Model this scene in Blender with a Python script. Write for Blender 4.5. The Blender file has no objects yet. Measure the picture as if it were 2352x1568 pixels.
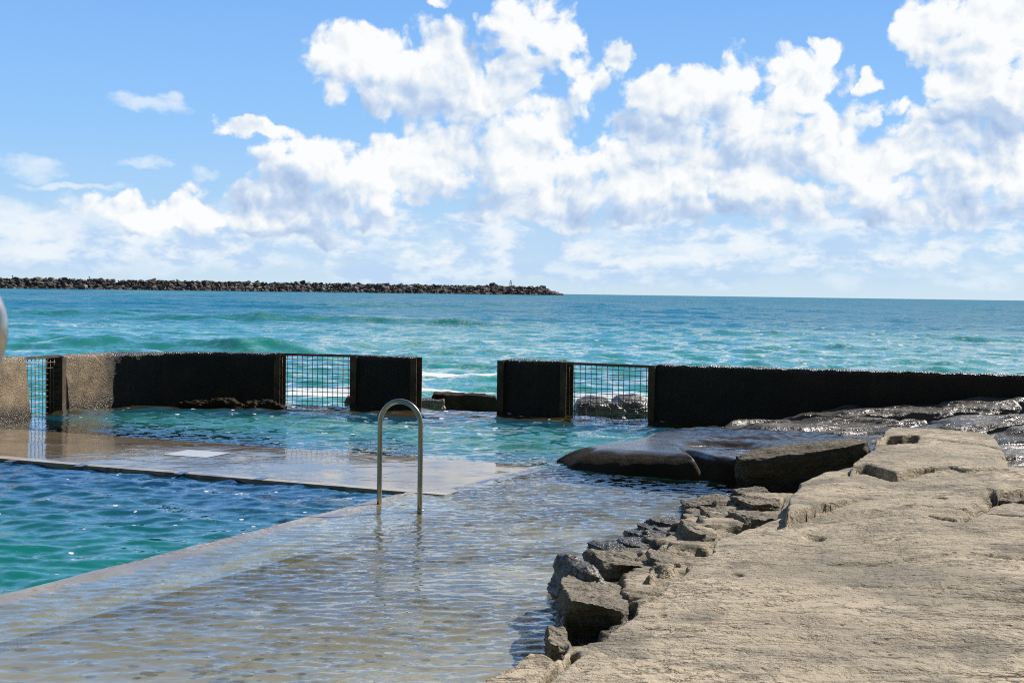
import bpy, bmesh, math, random
import numpy as np
from mathutils import Matrix, Vector

# ------------------------------------------------------------------ scene, camera
scene = bpy.context.scene
COL = scene.collection
scene.render.engine = 'CYCLES'
F = 3231.0                      # focal length in units of a 2352 px wide frame
CX, CY, EYE = 1176.0, 784.0, 2.0
PITCH, ROLL = math.radians(2.0), math.radians(0.8)
ORI = Vector((0, 0, EYE))
CAM = (Matrix.Rotation(math.pi / 2 - PITCH, 3, 'X') @ Matrix.Rotation(ROLL, 3, 'Z'))
SUN_EL, SUN_AZ = math.radians(40), math.radians(48)     # azimuth to the right of the view (+Y)
SUN_DIR = Vector((math.sin(SUN_AZ) * math.cos(SUN_EL), math.cos(SUN_AZ) * math.cos(SUN_EL), math.sin(SUN_EL)))

cam_d = bpy.data.cameras.new("camera")
cam_d.sensor_width = 36.0
cam_d.lens = 36.0 * F / 2352.0
cam_d.clip_start, cam_d.clip_end = 0.05, 60000
cam_d.dof.use_dof = True
cam_d.dof.focus_distance = 14.0
cam_d.dof.aperture_fstop = 11.0
cam = bpy.data.objects.new("camera", cam_d)
COL.objects.link(cam)
cam.matrix_world = Matrix.Translation(ORI) @ CAM.to_4x4()
scene.camera = cam


def ray(px, py):
    return CAM @ Vector(((px - CX) / F, -(py - CY) / F, -1.0))


def P(px, py, z=0.0):
    d = ray(px, py)
    t = (z - EYE) / d.z
    p = ORI + d * t
    return (p.x, p.y, z)


def PD(px, py, dist):
    d = ray(px, py)
    p = ORI + d * (dist / d.y)
    return (p.x, p.y, p.z)


# ------------------------------------------------------------------ noise (numpy)
_rs = np.random.RandomState(7)
_perm = np.concatenate([_rs.permutation(256)] * 3)
_g = _rs.normal(size=(256, 3)); _g /= np.linalg.norm(_g, axis=1)[:, None]


def perlin(p):
    p = np.asarray(p, dtype=np.float64)
    i = np.floor(p).astype(np.int64); f = p - i
    u = f * f * f * (f * (f * 6 - 15) + 10)
    i &= 255
    out = 0
    for dx in (0, 1):
        wx = u[:, 0] if dx else 1 - u[:, 0]
        for dy in (0, 1):
            wy = u[:, 1] if dy else 1 - u[:, 1]
            for dz in (0, 1):
                wz = u[:, 2] if dz else 1 - u[:, 2]
                h = _perm[_perm[_perm[(i[:, 0] + dx) & 255] + ((i[:, 1] + dy) & 255)] + ((i[:, 2] + dz) & 255)]
                g = _g[h]
                out = out + wx * wy * wz * (g[:, 0] * (f[:, 0] - dx) + g[:, 1] * (f[:, 1] - dy) + g[:, 2] * (f[:, 2] - dz))
    return out * 1.5


def fbm(p, octaves=4, gain=0.5, lac=2.03):
    p = np.asarray(p, dtype=np.float64); s = 0; a = 1.0; t = 0
    for k in range(octaves):
        s = s + a * perlin(p + 17.3 * k); t += a
        a *= gain; p = p * lac
    return s / t


def ridged(p, octaves=4, gain=0.5, lac=2.03):
    p = np.asarray(p, dtype=np.float64); s = 0; a = 1.0; t = 0
    for k in range(octaves):
        s = s + a * (1 - 2 * np.abs(perlin(p + 31.7 * k))); t += a
        a *= gain; p = p * lac
    return s / t


def sstep(a, b, x):
    t = np.clip((x - a) / (b - a), 0, 1)
    return t * t * (3 - 2 * t)


def XYZ(x, y, z=0.0):
    x = np.asarray(x, dtype=np.float64)
    return np.stack([x, np.broadcast_to(y, x.shape), np.broadcast_to(z, x.shape)], -1).reshape(-1, 3)


# ------------------------------------------------------------------ object helpers
def mesh_data(name, verts, faces, smooth=True):
    me = bpy.data.meshes.new(name)
    verts = np.asarray(verts, dtype=np.float32).reshape(-1, 3)
    if isinstance(faces, np.ndarray):
        n, k = faces.shape
        me.vertices.add(len(verts)); me.vertices.foreach_set("co", verts.ravel())
        me.loops.add(n * k); me.loops.foreach_set("vertex_index", faces.astype(np.int32).ravel())
        me.polygons.add(n)
        me.polygons.foreach_set("loop_start", np.arange(0, n * k, k, dtype=np.int32))
        me.update(calc_edges=True)
    else:
        me.from_pydata([tuple(map(float, v)) for v in verts], [], faces)
        me.update()
    if smooth and len(me.polygons):
        me.polygons.foreach_set("use_smooth", np.ones(len(me.polygons), dtype=bool))
    return me


def link(name, me, mat=None, parent=None, loc=None):
    o = bpy.data.objects.new(name, me)
    COL.objects.link(o)
    if mat is not None and me is not None and len(me.materials) == 0:
        me.materials.append(mat)
    if parent is not None:
        o.parent = parent
    if loc is not None:
        o.location = loc
    return o


def tag(o, label=None, cat=None, group=None, kind=None):
    if label: o['label'] = label
    if cat: o['category'] = cat
    if group: o['group'] = group
    if kind: o['kind'] = kind
    return o


def empty(name, loc, label, cat, group=None):
    o = bpy.data.objects.new(name, None)
    COL.objects.link(o); o.location = loc; o.empty_display_size = 0.2
    return tag(o, label, cat, group)


def grid_faces(nr, nc, keep=None):
    r, c = np.meshgrid(np.arange(nr - 1), np.arange(nc - 1), indexing='ij')
    a = (r * nc + c).ravel()
    f = np.stack([a, a + 1, a + nc + 1, a + nc], -1)
    if keep is not None:
        k = keep.reshape(nr, nc)
        kk = (k[:-1, :-1] | k[1:, :-1] | k[:-1, 1:] | k[1:, 1:]).ravel()
        f = f[kk]
    return f


def compact(verts, faces, *attrs):
    used = np.unique(faces)
    remap = -np.ones(len(verts), dtype=np.int64); remap[used] = np.arange(len(used))
    return (verts[used], remap[faces]) + tuple(a[used] for a in attrs)


def add_attr(me, name, vals, color=False):
    if color:
        a = me.attributes.new(name, 'FLOAT_COLOR', 'POINT')
        v = np.ones((len(vals), 4), dtype=np.float32); v[:, :3] = vals
        a.data.foreach_set("color", v.ravel())
    else:
        a = me.attributes.new(name, 'FLOAT', 'POINT')
        a.data.foreach_set("value", np.asarray(vals, dtype=np.float32).ravel())


def tube_geo(pts, rad, seg=12, cap=True):
    """verts, faces of a tube along points (list of 3-vectors)"""
    pts = [Vector(p) for p in pts]
    vs, fs = [], []
    n = len(pts)
    t0 = (pts[1] - pts[0]).normalized()
    ref = Vector((0, 0, 1)) if abs(t0.z) < 0.9 else Vector((1, 0, 0))
    u = t0.cross(ref).normalized()
    for i, p in enumerate(pts):
        t = (pts[min(i + 1, n - 1)] - pts[max(i - 1, 0)]).normalized()
        u = (u - t * u.dot(t)).normalized()
        w = t.cross(u)
        for k in range(seg):
            a = 2 * math.pi * k / seg
            vs.append(p + (u * math.cos(a) + w * math.sin(a)) * rad)
    for i in range(n - 1):
        for k in range(seg):
            k2 = (k + 1) % seg
            fs.append((i * seg + k, i * seg + k2, (i + 1) * seg + k2, (i + 1) * seg + k))
    if cap:
        fs.append(tuple(range(seg))[::-1])
        fs.append(tuple((n - 1) * seg + k for k in range(seg)))
    return vs, fs


def box_geo(c, sx, sy, sz, rz=0.0):
    vs = []
    R = Matrix.Rotation(rz, 3, 'Z')
    for z in (-1, 1):
        for x, y in ((-1, -1), (1, -1), (1, 1), (-1, 1)):
            vs.append(Vector(c) + R @ Vector((x * sx / 2, y * sy / 2, z * sz / 2)))
    return vs, [(3, 2, 1, 0), (4, 5, 6, 7), (0, 1, 5, 4), (1, 2, 6, 5), (2, 3, 7, 6), (3, 0, 4, 7)]


class Geo:
    def __init__(s): s.v, s.f = [], []

    def add(s, vf):
        b = len(s.v); s.v += list(vf[0]); s.f += [tuple(i + b for i in f) for f in vf[1]]
        return s

    def build(s, name, mat, parent=None, smooth=False, origin=None):
        v = s.v
        if origin is not None:
            v = [Vector(p) - Vector(origin) for p in v]
        me = mesh_data(name, v, s.f, smooth)
        return link(name, me, mat, parent, origin if parent is None else None)


# ------------------------------------------------------------------ node helper
class NT:
    def __init__(s, tree):
        s.t = tree; s.nd = tree.nodes; s.ln = tree.links; s.nd.clear()

    def set(s, sock, v):
        if isinstance(v, bpy.types.NodeSocket): s.ln.new(v, sock)
        elif v is not None: sock.default_value = v

    def n(s, typ, **kw):
        x = s.nd.new(typ)
        for k, v in kw.items(): setattr(x, k, v)
        return x

    def m(s, op, a, b=None, c=None, clamp=False):
        x = s.n('ShaderNodeMath', operation=op); x.use_clamp = clamp
        s.set(x.inputs[0], a); s.set(x.inputs[1], b); s.set(x.inputs[2], c)
        return x.outputs[0]

    def v(s, op, a, b=None, c=None, scale=None):
        x = s.n('ShaderNodeVectorMath', operation=op)
        s.set(x.inputs[0], a); s.set(x.inputs[1], b); s.set(x.inputs[2], c)
        if scale is not None: s.set(x.inputs['Scale'], scale)
        return x.outputs['Value'] if op in ('DOT_PRODUCT', 'LENGTH', 'DISTANCE') else x.outputs[0]

    dim = '3D'

    def noise(s, vec, scale=1.0, detail=2.0, rough=0.5, color=False, dist=0.0, lac=2.0):
        x = s.n('ShaderNodeTexNoise'); x.noise_dimensions = s.dim
        s.set(x.inputs['Vector'], vec); s.set(x.inputs['Scale'], scale); s.set(x.inputs['Detail'], detail)
        s.set(x.inputs['Roughness'], rough); s.set(x.inputs['Distortion'], dist); s.set(x.inputs['Lacunarity'], lac)
        return x.outputs['Color' if color else 'Fac']

    def voro(s, vec, scale=1.0, feature='F1', out='Distance', rnd=1.0, detail=0.0, smooth=None):
        x = s.n('ShaderNodeTexVoronoi', feature=feature); x.voronoi_dimensions = s.dim
        s.set(x.inputs['Vector'], vec); s.set(x.inputs['Scale'], scale); s.set(x.inputs['Randomness'], rnd)
        if 'Detail' in x.inputs: s.set(x.inputs['Detail'], detail)
        if smooth is not None: s.set(x.inputs['Smoothness'], smooth)
        return x.outputs[out]

    def ss(s, a, b, x):          # smoothstep
        r = s.n('ShaderNodeMapRange', interpolation_type='SMOOTHSTEP')
        s.set(r.inputs['Value'], x); s.set(r.inputs['From Min'], a); s.set(r.inputs['From Max'], b)
        return r.outputs[0]

    def lin(s, x, a, b, c, d):
        r = s.n('ShaderNodeMapRange'); s.set(r.inputs['Value'], x)
        s.set(r.inputs['From Min'], a); s.set(r.inputs['From Max'], b)
        s.set(r.inputs['To Min'], c); s.set(r.inputs['To Max'], d)
        return r.outputs[0]

    def ramp(s, fac, stops, interp='LINEAR'):
        r = s.n('ShaderNodeValToRGB'); r.color_ramp.interpolation = interp
        el = r.color_ramp.elements
        while len(el) < len(stops): el.new(0.5)
        for e, (p, c) in zip(el, stops):
            e.position = p; e.color = (*c, 1) if len(c) == 3 else c
        s.set(r.inputs[0], fac)
        return r.outputs[0]

    def mix(s, f, a, b, blend='MIX'):
        x = s.n('ShaderNodeMix', data_type='RGBA', blend_type=blend)
        s.set(x.inputs[0], f)
        for sock, v in ((x.inputs[6], a), (x.inputs[7], b)):
            if isinstance(v, tuple) and len(v) == 3: v = (*v, 1)
            s.set(sock, v)
        return x.outputs[2]

    def mixf(s, f, a, b):
        x = s.n('ShaderNodeMix', data_type='FLOAT')
        s.set(x.inputs[0], f); s.set(x.inputs[2], a); s.set(x.inputs[3], b)
        return x.outputs[0]

    def mixs(s, f, a, b):
        x = s.n('ShaderNodeMixShader')
        s.set(x.inputs[0], f); s.ln.new(a, x.inputs[1]); s.ln.new(b, x.inputs[2])
        return x.outputs[0]

    def bump(s, h, strength=1.0, dist=0.01, normal=None):
        x = s.n('ShaderNodeBump'); s.set(x.inputs['Height'], h)
        s.set(x.inputs['Strength'], strength); s.set(x.inputs['Distance'], dist)
        if normal is not None: s.ln.new(normal, x.inputs['Normal'])
        return x.outputs[0]

    def attr(s, name, out='Fac'):
        x = s.n('ShaderNodeAttribute', attribute_name=name)
        return x.outputs[out]

    def pos(s):
        return s.n('ShaderNodeNewGeometry').outputs['Position']

    def sep(s, v):
        x = s.n('ShaderNodeSeparateXYZ'); s.set(x.inputs[0], v)
        return x.outputs

    def comb(s, x_, y_, z_):
        x = s.n('ShaderNodeCombineXYZ'); s.set(x.inputs[0], x_); s.set(x.inputs[1], y_); s.set(x.inputs[2], z_)
        return x.outputs[0]

    def principled(s, color, rough=0.5, normal=None, **kw):
        x = s.n('ShaderNodeBsdfPrincipled')
        if isinstance(color, tuple) and len(color) == 3: color = (*color, 1)
        s.set(x.inputs['Base Color'], color); s.set(x.inputs['Roughness'], rough)
        if normal is not None: s.ln.new(normal, x.inputs['Normal'])
        for k, v in kw.items(): s.set(x.inputs[k], v)
        return x.outputs[0]

    def out(s, sh):
        x = s.n('ShaderNodeOutputMaterial'); s.ln.new(sh, x.inputs['Surface'])


def material(name):
    m = bpy.data.materials.new(name); m.use_nodes = True
    return m, NT(m.node_tree)


# ------------------------------------------------------------------ world: sky + cumulus
def build_world():
    w = bpy.data.worlds.new("World"); scene.world = w; w.use_nodes = True
    t = NT(w.node_tree); t.dim = '2D'
    sky = t.n('ShaderNodeTexSky', sky_type='NISHITA')
    sky.sun_disc = False
    sky.sun_elevation = SUN_EL; sky.sun_rotation = SUN_AZ
    sky.air_density, sky.dust_density, sky.ozone_density = 1.0, 0.3, 2.0
    d = t.n('ShaderNodeTexCoord').outputs['Generated']
    x, y, z = t.sep(d)
    K = F / 1000.0
    az = t.m('MULTIPLY', t.m('ARCTAN2', x, y), K)
    el = t.m('MULTIPLY', t.m('ARCSINE', z), K)
    p0 = t.comb(az, el, 0.0)

    def sph(px, py):
        v = ray(px, py).normalized()
        return math.atan2(v.x, v.y) * K, math.asin(v.z) * K

    n1 = t.noise(p0, 5.0, 5.0, 0.55, color=True)
    warp = t.v('MULTIPLY', t.v('SUBTRACT', n1, (0.5, 0.5, 0.5)), (0.16, 0.12, 0.0))
    p = t.v('ADD', p0, warp)

    def field(pp, blobs):
        cur = None
        for (px, py, rx, ry) in blobs:
            cx, cy = sph(px, py)
            q = t.v('MULTIPLY_ADD', pp, (1000.0 / rx, 1000.0 / ry, 0), (-cx * 1000.0 / rx, -cy * 1000.0 / ry, 0))
            r2 = t.v('DOT_PRODUCT', q, q)
            cur = r2 if cur is None else t.m('MINIMUM', cur, r2)
        return cur
    blobs = [(860, 195, 120, 60), (1000, 400, 150, 70), (1150, 300, 140, 120), (1500, 290, 90, 60), (1600, 340, 200, 120), (1480, 420, 260, 66), (1750, 420, 300, 70), (2000, 430, 230, 50), (2200, 330, 200, 60), (800, 150, 95, 80), (890, 130, 130, 60), (1000, 160, 130, 100), (1080, 250, 160, 130), (1040, 350, 190, 120),
             (1245, 60, 75, 85), (1170, 25, 70, 50), (1200, 130, 70, 80), (1160, 220, 70, 90), (1330, 185, 60, 65), (1400, 130, 40, 45), (1250, 265, 40, 45),
             (590, 300, 100, 24), (690, 335, 120, 34), (760, 400, 200, 90), (900, 440, 100, 80), (600, 380, 70, 60), (700, 470, 220, 90),
             (390, 485, 160, 42), (560, 510, 200, 40),
             (1210, 380, 220, 95), (1430, 380, 150, 90), (1330, 460, 330, 60),
             (1500, 210, 60, 60), (1590, 220, 90, 90), (1690, 165, 65, 65), (1770, 180, 80, 70), (1870, 200, 85, 80), (1700, 300, 210, 130), (1900, 300, 110, 100), (1600, 420, 220, 80),
             (1960, 370, 140, 70), (2120, 390, 200, 75), (2290, 390, 140, 75),
             (2120, 80, 65, 80), (2240, 60, 160, 110), (2290, 180, 150, 110), (2230, 260, 170, 50), (2380, 80, 100, 200),
             (1800, 470, 110, 55), (1330, 500, 300, 26), (1620, 500, 130, 26), (2150, 490, 190, 34), (1890, 110, 55, 26), (2050, 240, 40, 26), (1990, 190, 26, 20), (1030, 15, 30, 26)]
    thin = [(60, 385, 110, 26), (150, 428, 110, 10), (330, 250, 100, 26), (400, 230, 40, 20), (330, 380, 70, 14), (460, 390, 34, 20), (150, 470, 24, 8),
            (120, 505, 260, 48), (60, 580, 100, 34)]
    # fine billows
    pv = t.v('ADD', p0, t.v('MULTIPLY', t.v('SUBTRACT', n1, (0.5, 0.5, 0.5)), (0.07, 0.07, 0.0)))

    def billow(vec):
        a = t.voro(vec, 11.0, 'SMOOTH_F1', detail=2.0, smooth=0.35)
        b = t.noise(vec, 22.0, 6.0, 0.66)
        return t.m('ADD', t.m('MULTIPLY', a, -0.8), t.m('ADD', t.m('MULTIPLY', b, 0.85), -0.175))
    bl = billow(pv)
    bl2 = billow(t.v('ADD', pv, (0.012, 0.018, 0.0)))
    big = t.noise(p0, 3.6, 4.0, 0.5)
    big2 = t.noise(t.v('ADD', p0, (0.03, 0.055, 0.0)), 3.6, 4.0, 0.5)
    f0 = t.m('SUBTRACT', 1.30, field(p, blobs))
    f1 = t.m('SUBTRACT', 1.30, field(t.v('ADD', p, (0.035, 0.075, 0.0)), blobs))
    broad = t.m('SUBTRACT', t.m('MAXIMUM', f0, 0.0), t.m('MAXIMUM', f1, 0.0))
    dens = t.m('ADD', f0, t.m('MULTIPLY', t.m('ADD', bl, 0.16), 1.7))
    # scattered clouds above the frame and all round
    cover = t.mixf(t.ss(-0.9, 0.1, az), 0.62, 0.435)
    hi = t.m('ADD', t.m('MULTIPLY', t.m('SUBTRACT', t.noise(p0, 1.6, 4.0, 0.55), cover), 8.0), t.m('MULTIPLY', t.m('ADD', bl, 0.2), 0.9))
    above = t.ss(0.80, 1.05, el)
    side = t.ss(1.25, 1.45, t.m('ABSOLUTE', az))
    hi = t.m('SUBTRACT', hi, t.m('MULTIPLY', t.m('SUBTRACT', 1.0, t.m('MAXIMUM', above, side)), 9.0))
    dens = t.m('MAXIMUM', dens, hi)
    # low distant band of small cumulus
    lowp = t.v('MULTIPLY', p0, (1.0, 2.2, 1.0))
    ln_ = t.m('ADD', t.m('MULTIPLY', t.m('SUBTRACT', t.noise(lowp, 9.0, 6.0, 0.64), 0.475), 6.0), t.m('MULTIPLY', bl, 0.5))
    lowmask = t.m('MULTIPLY', t.ss(0.01, 0.07, el), t.m('SUBTRACT', 1.0, t.ss(0.16, 0.27, el)))
    low = t.m('ADD', ln_, t.m('MULTIPLY', t.m('SUBTRACT', lowmask, 1.0), 5.0))
    front = t.m('MULTIPLY', t.m('SUBTRACT', 1.0, t.ss(2.0, 3.2, el)), t.m('SUBTRACT', 1.0, t.ss(2.6, 4.2, t.m('ABSOLUTE', az))))
    alpha = t.m('MULTIPLY', t.ss(-0.12, 0.62, dens), front)
    lowa = t.m('MULTIPLY', t.ss(-0.5, 1.1, low), 0.78)
    thn = t.m('MULTIPLY', t.ss(-0.5, 1.0, t.m('ADD', t.m('SUBTRACT', 0.75, field(p, thin)), t.m('MULTIPLY', t.m('SUBTRACT', t.noise(t.v('MULTIPLY', p0, (1.0, 1.8, 1.0)), 12.0, 5.0, 0.6), 0.5), 2.6))), 0.62)
    # shading of the cloud body
    rel = t.m('MULTIPLY', t.m('SUBTRACT', bl, bl2), 1.35)
    relb = t.m('MULTIPLY', t.m('SUBTRACT', big, big2), 2.4)
    shade_blobs = [(1500, 505, 420, 30), (1400, 400, 150, 40), (1130, 300, 80, 60), (870, 210, 90, 50), (1350, 500, 360, 26), (1120, 460, 120, 40), (1600, 495, 140, 26), (2150, 500, 200, 32), (2230, 275, 160, 34), (730, 470, 150, 60), (820, 520, 160, 30), (640, 560, 300, 40), (450, 560, 200, 40), (1680, 370, 120, 26)]
    sb = t.ss(-1.0, 1.3, t.m('ADD', t.m('SUBTRACT', 0.9, field(p, shade_blobs)), t.m('MULTIPLY', t.m('SUBTRACT', big, 0.5), 2.0)))
    mott = t.m('MULTIPLY', t.m('SUBTRACT', t.noise(t.v('ADD', pv, (7.0, 3.0, 0.0)), 5.0, 5.0, 0.55), 0.5), 1.5)
    lum = t.m('ADD', 0.50, t.m('ADD', t.m('ADD', rel, relb), mott))
    lum = t.m('ADD', lum, t.m('MULTIPLY', t.m('MAXIMUM', t.m('MINIMUM', broad, 0.6), -0.6), 0.85))
    lum = t.m('SUBTRACT', lum, t.m('MULTIPLY', sb, 0.42))
    lum = t.m('ADD', lum, t.m('MULTIPLY', t.m('SUBTRACT', 1.0, t.ss(0.1, 1.0, dens)), 0.22))   # thin edges shine
    lum = t.lin(lum, -0.7, 1.15, 0.0, 1.0)
    ccol = t.ramp(lum, [(0.0, (0.35, 0.475, 0.69)), (0.36, (0.50, 0.61, 0.775)), (0.55, (0.635, 0.715, 0.815)), (0.72, (0.755, 0.80, 0.84)), (0.93, (0.86, 0.872, 0.88))])
    # colour of clear air: Nishita, whitened a little, then in cloud units
    skyc = t.mix(1.0, sky.outputs[0], (0.05, 0.055, 0.062), 'MULTIPLY')
    air = t.ramp(t.m('MULTIPLY', el, 1.25), [(0.0, (0.57, 0.72, 0.84)), (0.18, (0.42, 0.635, 0.87)), (0.45, (0.285, 0.545, 0.91)), (0.85, (0.19, 0.43, 0.87))])
    clear = t.mix(t.m('MULTIPLY', t.m('MULTIPLY', t.m('SUBTRACT', 1.0, t.ss(0.75, 2.0, el)), t.m('SUBTRACT', 1.0, t.ss(1.6, 4.0, t.m('ABSOLUTE', az)))), 0.9), skyc, air)
    c = clear
    veil = [(420, 545, 640, 85), (1250, 555, 480, 60), (2150, 510, 360, 60), (60, 560, 300, 70), (1750, 575, 600, 44), (1100, 620, 1500, 30)]
    va = t.m('MULTIPLY', t.ss(-0.6, 1.0, t.m('ADD', t.m('SUBTRACT', 0.7, field(p, veil)), t.m('MULTIPLY', t.m('SUBTRACT', t.noise(lowp, 5.0, 5.0, 0.6), 0.5), 2.4))), 0.85)
    c = t.mix(va, c, t.mix(t.ss(0.42, 0.62, t.noise(lowp, 7.0, 5.0, 0.62)), (0.45, 0.60, 0.82), (0.69, 0.78, 0.87)))
    c = t.mix(lowa, c, (0.80, 0.84, 0.87))
    c = t.mix(thn, c, (0.78, 0.83, 0.87))
    c = t.mix(alpha, c, ccol)
    # below the horizon: dull sea colour
    c = t.mix(t.ss(-0.02, 0.0, el), (0.05, 0.16, 0.2), c)
    bg = t.n('ShaderNodeBackground')
    scaled = t.v('SCALE', c, scale=9.4)
    t.set(bg.inputs['Color'], scaled); bg.inputs['Strength'].default_value = 0.1
    o = t.n('ShaderNodeOutputWorld'); t.ln.new(bg.outputs[0], o.inputs['Surface'])
    w.cycles.sampling_method = 'MANUAL'; w.cycles.sample_map_resolution = 512


build_world()
sun_d = bpy.data.lights.new("sun", 'SUN')
sun_d.energy = 4.6; sun_d.angle = math.radians(0.53); sun_d.color = (1.0, 0.94, 0.85)
sun = bpy.data.objects.new("sun", sun_d); COL.objects.link(sun)
sun.rotation_euler = SUN_DIR.to_track_quat('Z', 'Y').to_euler()
sun.location = (30, 40, 60)


# ------------------------------------------------------------------ materials
def mat_sandstone(name="sandstone", d0=0.05, d1=0.22, dcol=(0.135, 0.12, 0.092)):
    m, t = material(name)
    p = t.pos()
    x, y, z = t.sep(p)
    big = t.noise(p, 0.9, 5, 0.55)
    st = t.noise(t.v('MULTIPLY', p, (1.6, 6.0, 14.0)), 1.0, 6, 0.62)
    fine = t.noise(p, 38.0, 5, 0.7)
    grain = t.noise(p, 160.0, 2, 0.6)
    c = t.ramp(big, [(0.28, (0.31, 0.262, 0.195)), (0.45, (0.46, 0.385, 0.280)), (0.60, (0.575, 0.482, 0.350)), (0.78, (0.555, 0.44, 0.322))])
    c = t.mix(t.m('MULTIPLY', t.ss(0.54, 0.74, st), 0.8), c, (0.27, 0.235, 0.19))
    c = t.mix(t.m('MULTIPLY', t.ss(0.60, 0.78, t.noise(t.v('MULTIPLY', p, (1.0, 3.0, 1.0)), 2.3, 5, 0.6)), 0.75), c, (0.58, 0.42, 0.29))
    lich = t.ss(0.50, 0.62, t.noise(t.v('ADD', p, (11.0, 4.0, 0.0)), 1.6, 6, 0.68))
    c = t.mix(t.m('MULTIPLY', lich, 0.8), c, (0.21, 0.19, 0.150))
    c = t.mix(t.ss(0.56, 0.80, fine), c, (0.19, 0.155, 0.11))
    c = t.mix(t.m('MULTIPLY', t.ss(0.52, 0.72, grain), 0.55), c, (0.66, 0.57, 0.44))
    c = t.mix(t.m('MULTIPLY', t.ss(0.30, 0.42, t.m('SUBTRACT', 0.72, grain)), 0.6), c, (0.20, 0.165, 0.12))
    stain = t.ss(0.50, 0.64, t.noise(t.v('MULTIPLY', t.v('ADD', p, (2.0, 7.0, 0.0)), (0.7, 1.3, 1.0)), 0.75, 5, 0.6))
    c = t.mix(t.m('MULTIPLY', stain, 0.62), c, (0.24, 0.21, 0.165))
    pitc = t.m('MULTIPLY', t.m('LESS_THAN', t.m('ADD', t.voro(p, 9.0), t.m('MULTIPLY', t.m('SUBTRACT', fine, 0.5), 0.3)), 0.13), t.m('GREATER_THAN', t.noise(p, 2.0, 3), 0.5))
    c = t.mix(t.m('MULTIPLY', pitc, 0.85), c, (0.07, 0.055, 0.04))
    white = t.m('MULTIPLY', t.m('LESS_THAN', t.voro(p, 5.5), 0.085), t.m('GREATER_THAN', t.noise(p, 3.0, 2), 0.54))
    c = t.mix(white, c, (0.68, 0.62, 0.52))
    # weathered dark band low on the rock, wet at the water line; painted shade in the face copy
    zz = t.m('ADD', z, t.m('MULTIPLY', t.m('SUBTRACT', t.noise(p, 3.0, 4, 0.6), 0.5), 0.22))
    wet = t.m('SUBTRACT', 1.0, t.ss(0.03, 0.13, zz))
    damp = t.m('SUBTRACT', 1.0, t.ss(d0, d1, zz))  # damp band; in the face copy this is painted shade
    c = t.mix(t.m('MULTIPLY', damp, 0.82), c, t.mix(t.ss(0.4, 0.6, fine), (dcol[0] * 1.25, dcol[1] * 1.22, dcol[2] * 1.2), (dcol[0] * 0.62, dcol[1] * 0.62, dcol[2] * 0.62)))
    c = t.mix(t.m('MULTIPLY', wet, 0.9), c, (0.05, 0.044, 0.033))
    rough = t.mixf(wet, 0.92, 0.22)
    flake = t.noise(t.v('MULTIPLY', p, (1.0, 1.1, 2.0)), 17.0, 5, 0.62)
    fl2 = t.m('ABSOLUTE', t.m('SUBTRACT', t.noise(t.v('MULTIPLY', p, (0.9, 1.3, 2.0)), 6.0, 5, 0.6), 0.5))
    c = t.mix(t.m('MULTIPLY', t.m('SUBTRACT', 1.0, t.ss(0.0, 0.025, fl2)), t.ss(0.45, 0.6, big)), c, (0.16, 0.125, 0.085))
    fl3 = t.m('ABSOLUTE', t.m('SUBTRACT', t.noise(t.v('MULTIPLY', p, (0.35, 1.9, 3.0)), 1.5, 6, 0.58), 0.5))
    c = t.mix(t.m('MULTIPLY', t.m('SUBTRACT', 1.0, t.ss(0.0, 0.012, fl3)), t.ss(0.42, 0.58, t.noise(p, 0.6, 3))), c, (0.10, 0.075, 0.05))
    msk = t.ss(0.35, 0.65, t.noise(t.v('MULTIPLY', p, (0.6, 1.5, 1.0)), 1.4, 4, 0.6))
    flake = t.mixf(msk, t.m('MULTIPLY', flake, 0.25), flake)
    h = t.m('ADD', t.m('ADD', t.m('MULTIPLY', fine, 0.6), t.m('MULTIPLY', t.ss(0.30, 0.62, flake), 0.9)), t.m('ADD', t.m('MULTIPLY', grain, 0.2), t.m('ADD', t.m('MULTIPLY', st, 0.35), t.m('ADD', t.m('MULTIPLY', t.ss(0.0, 0.03, fl3), 0.45), t.m('MULTIPLY', t.ss(0.0, 0.05, fl2), 0.4)))))
    b = t.bump(h, 1.0, 0.015)
    t.out(t.principled(c, rough, b, **{'Specular IOR Level': 0.35}))
    return m


def mat_wet_rock():
    m, t = material("wet_rock")
    p = t.pos()
    big = t.noise(p, 1.3, 5, 0.6)
    fine = t.noise(p, 22.0, 5, 0.68)
    st = t.noise(t.v('MULTIPLY', p, (1.0, 1.5, 14.0)), 1.5, 5, 0.6)
    c = t.ramp(big, [(0.3, (0.06, 0.05, 0.037)), (0.5, (0.12, 0.10, 0.075)), (0.7, (0.20, 0.17, 0.13))])
    c = t.mix(t.ss(0.5, 0.75, fine), c, (0.045, 0.037, 0.028))
    pud = t.ss(0.47, 0.60, t.noise(t.v('MULTIPLY', p, (1.0, 1.0, 2.0)), 2.2, 4, 0.6))
    h = t.m('ADD', t.m('MULTIPLY', fine, 0.8), t.m('MULTIPLY', st, 0.8))
    b = t.bump(h, 0.8, 0.02)
    nc = t.v('SUBTRACT', t.noise(p, 30.0, 4, 0.7, color=True), (0.5, 0.5, 0.5))
    b = t.v('NORMALIZE', t.v('ADD', b, t.v('SCALE', nc, scale=t.mixf(pud, 1.5, 0.7))))
    t.out(t.principled(c, t.mixf(pud, 0.34, 0.2), b, **{'IOR': 1.45}))
    return m


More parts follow.
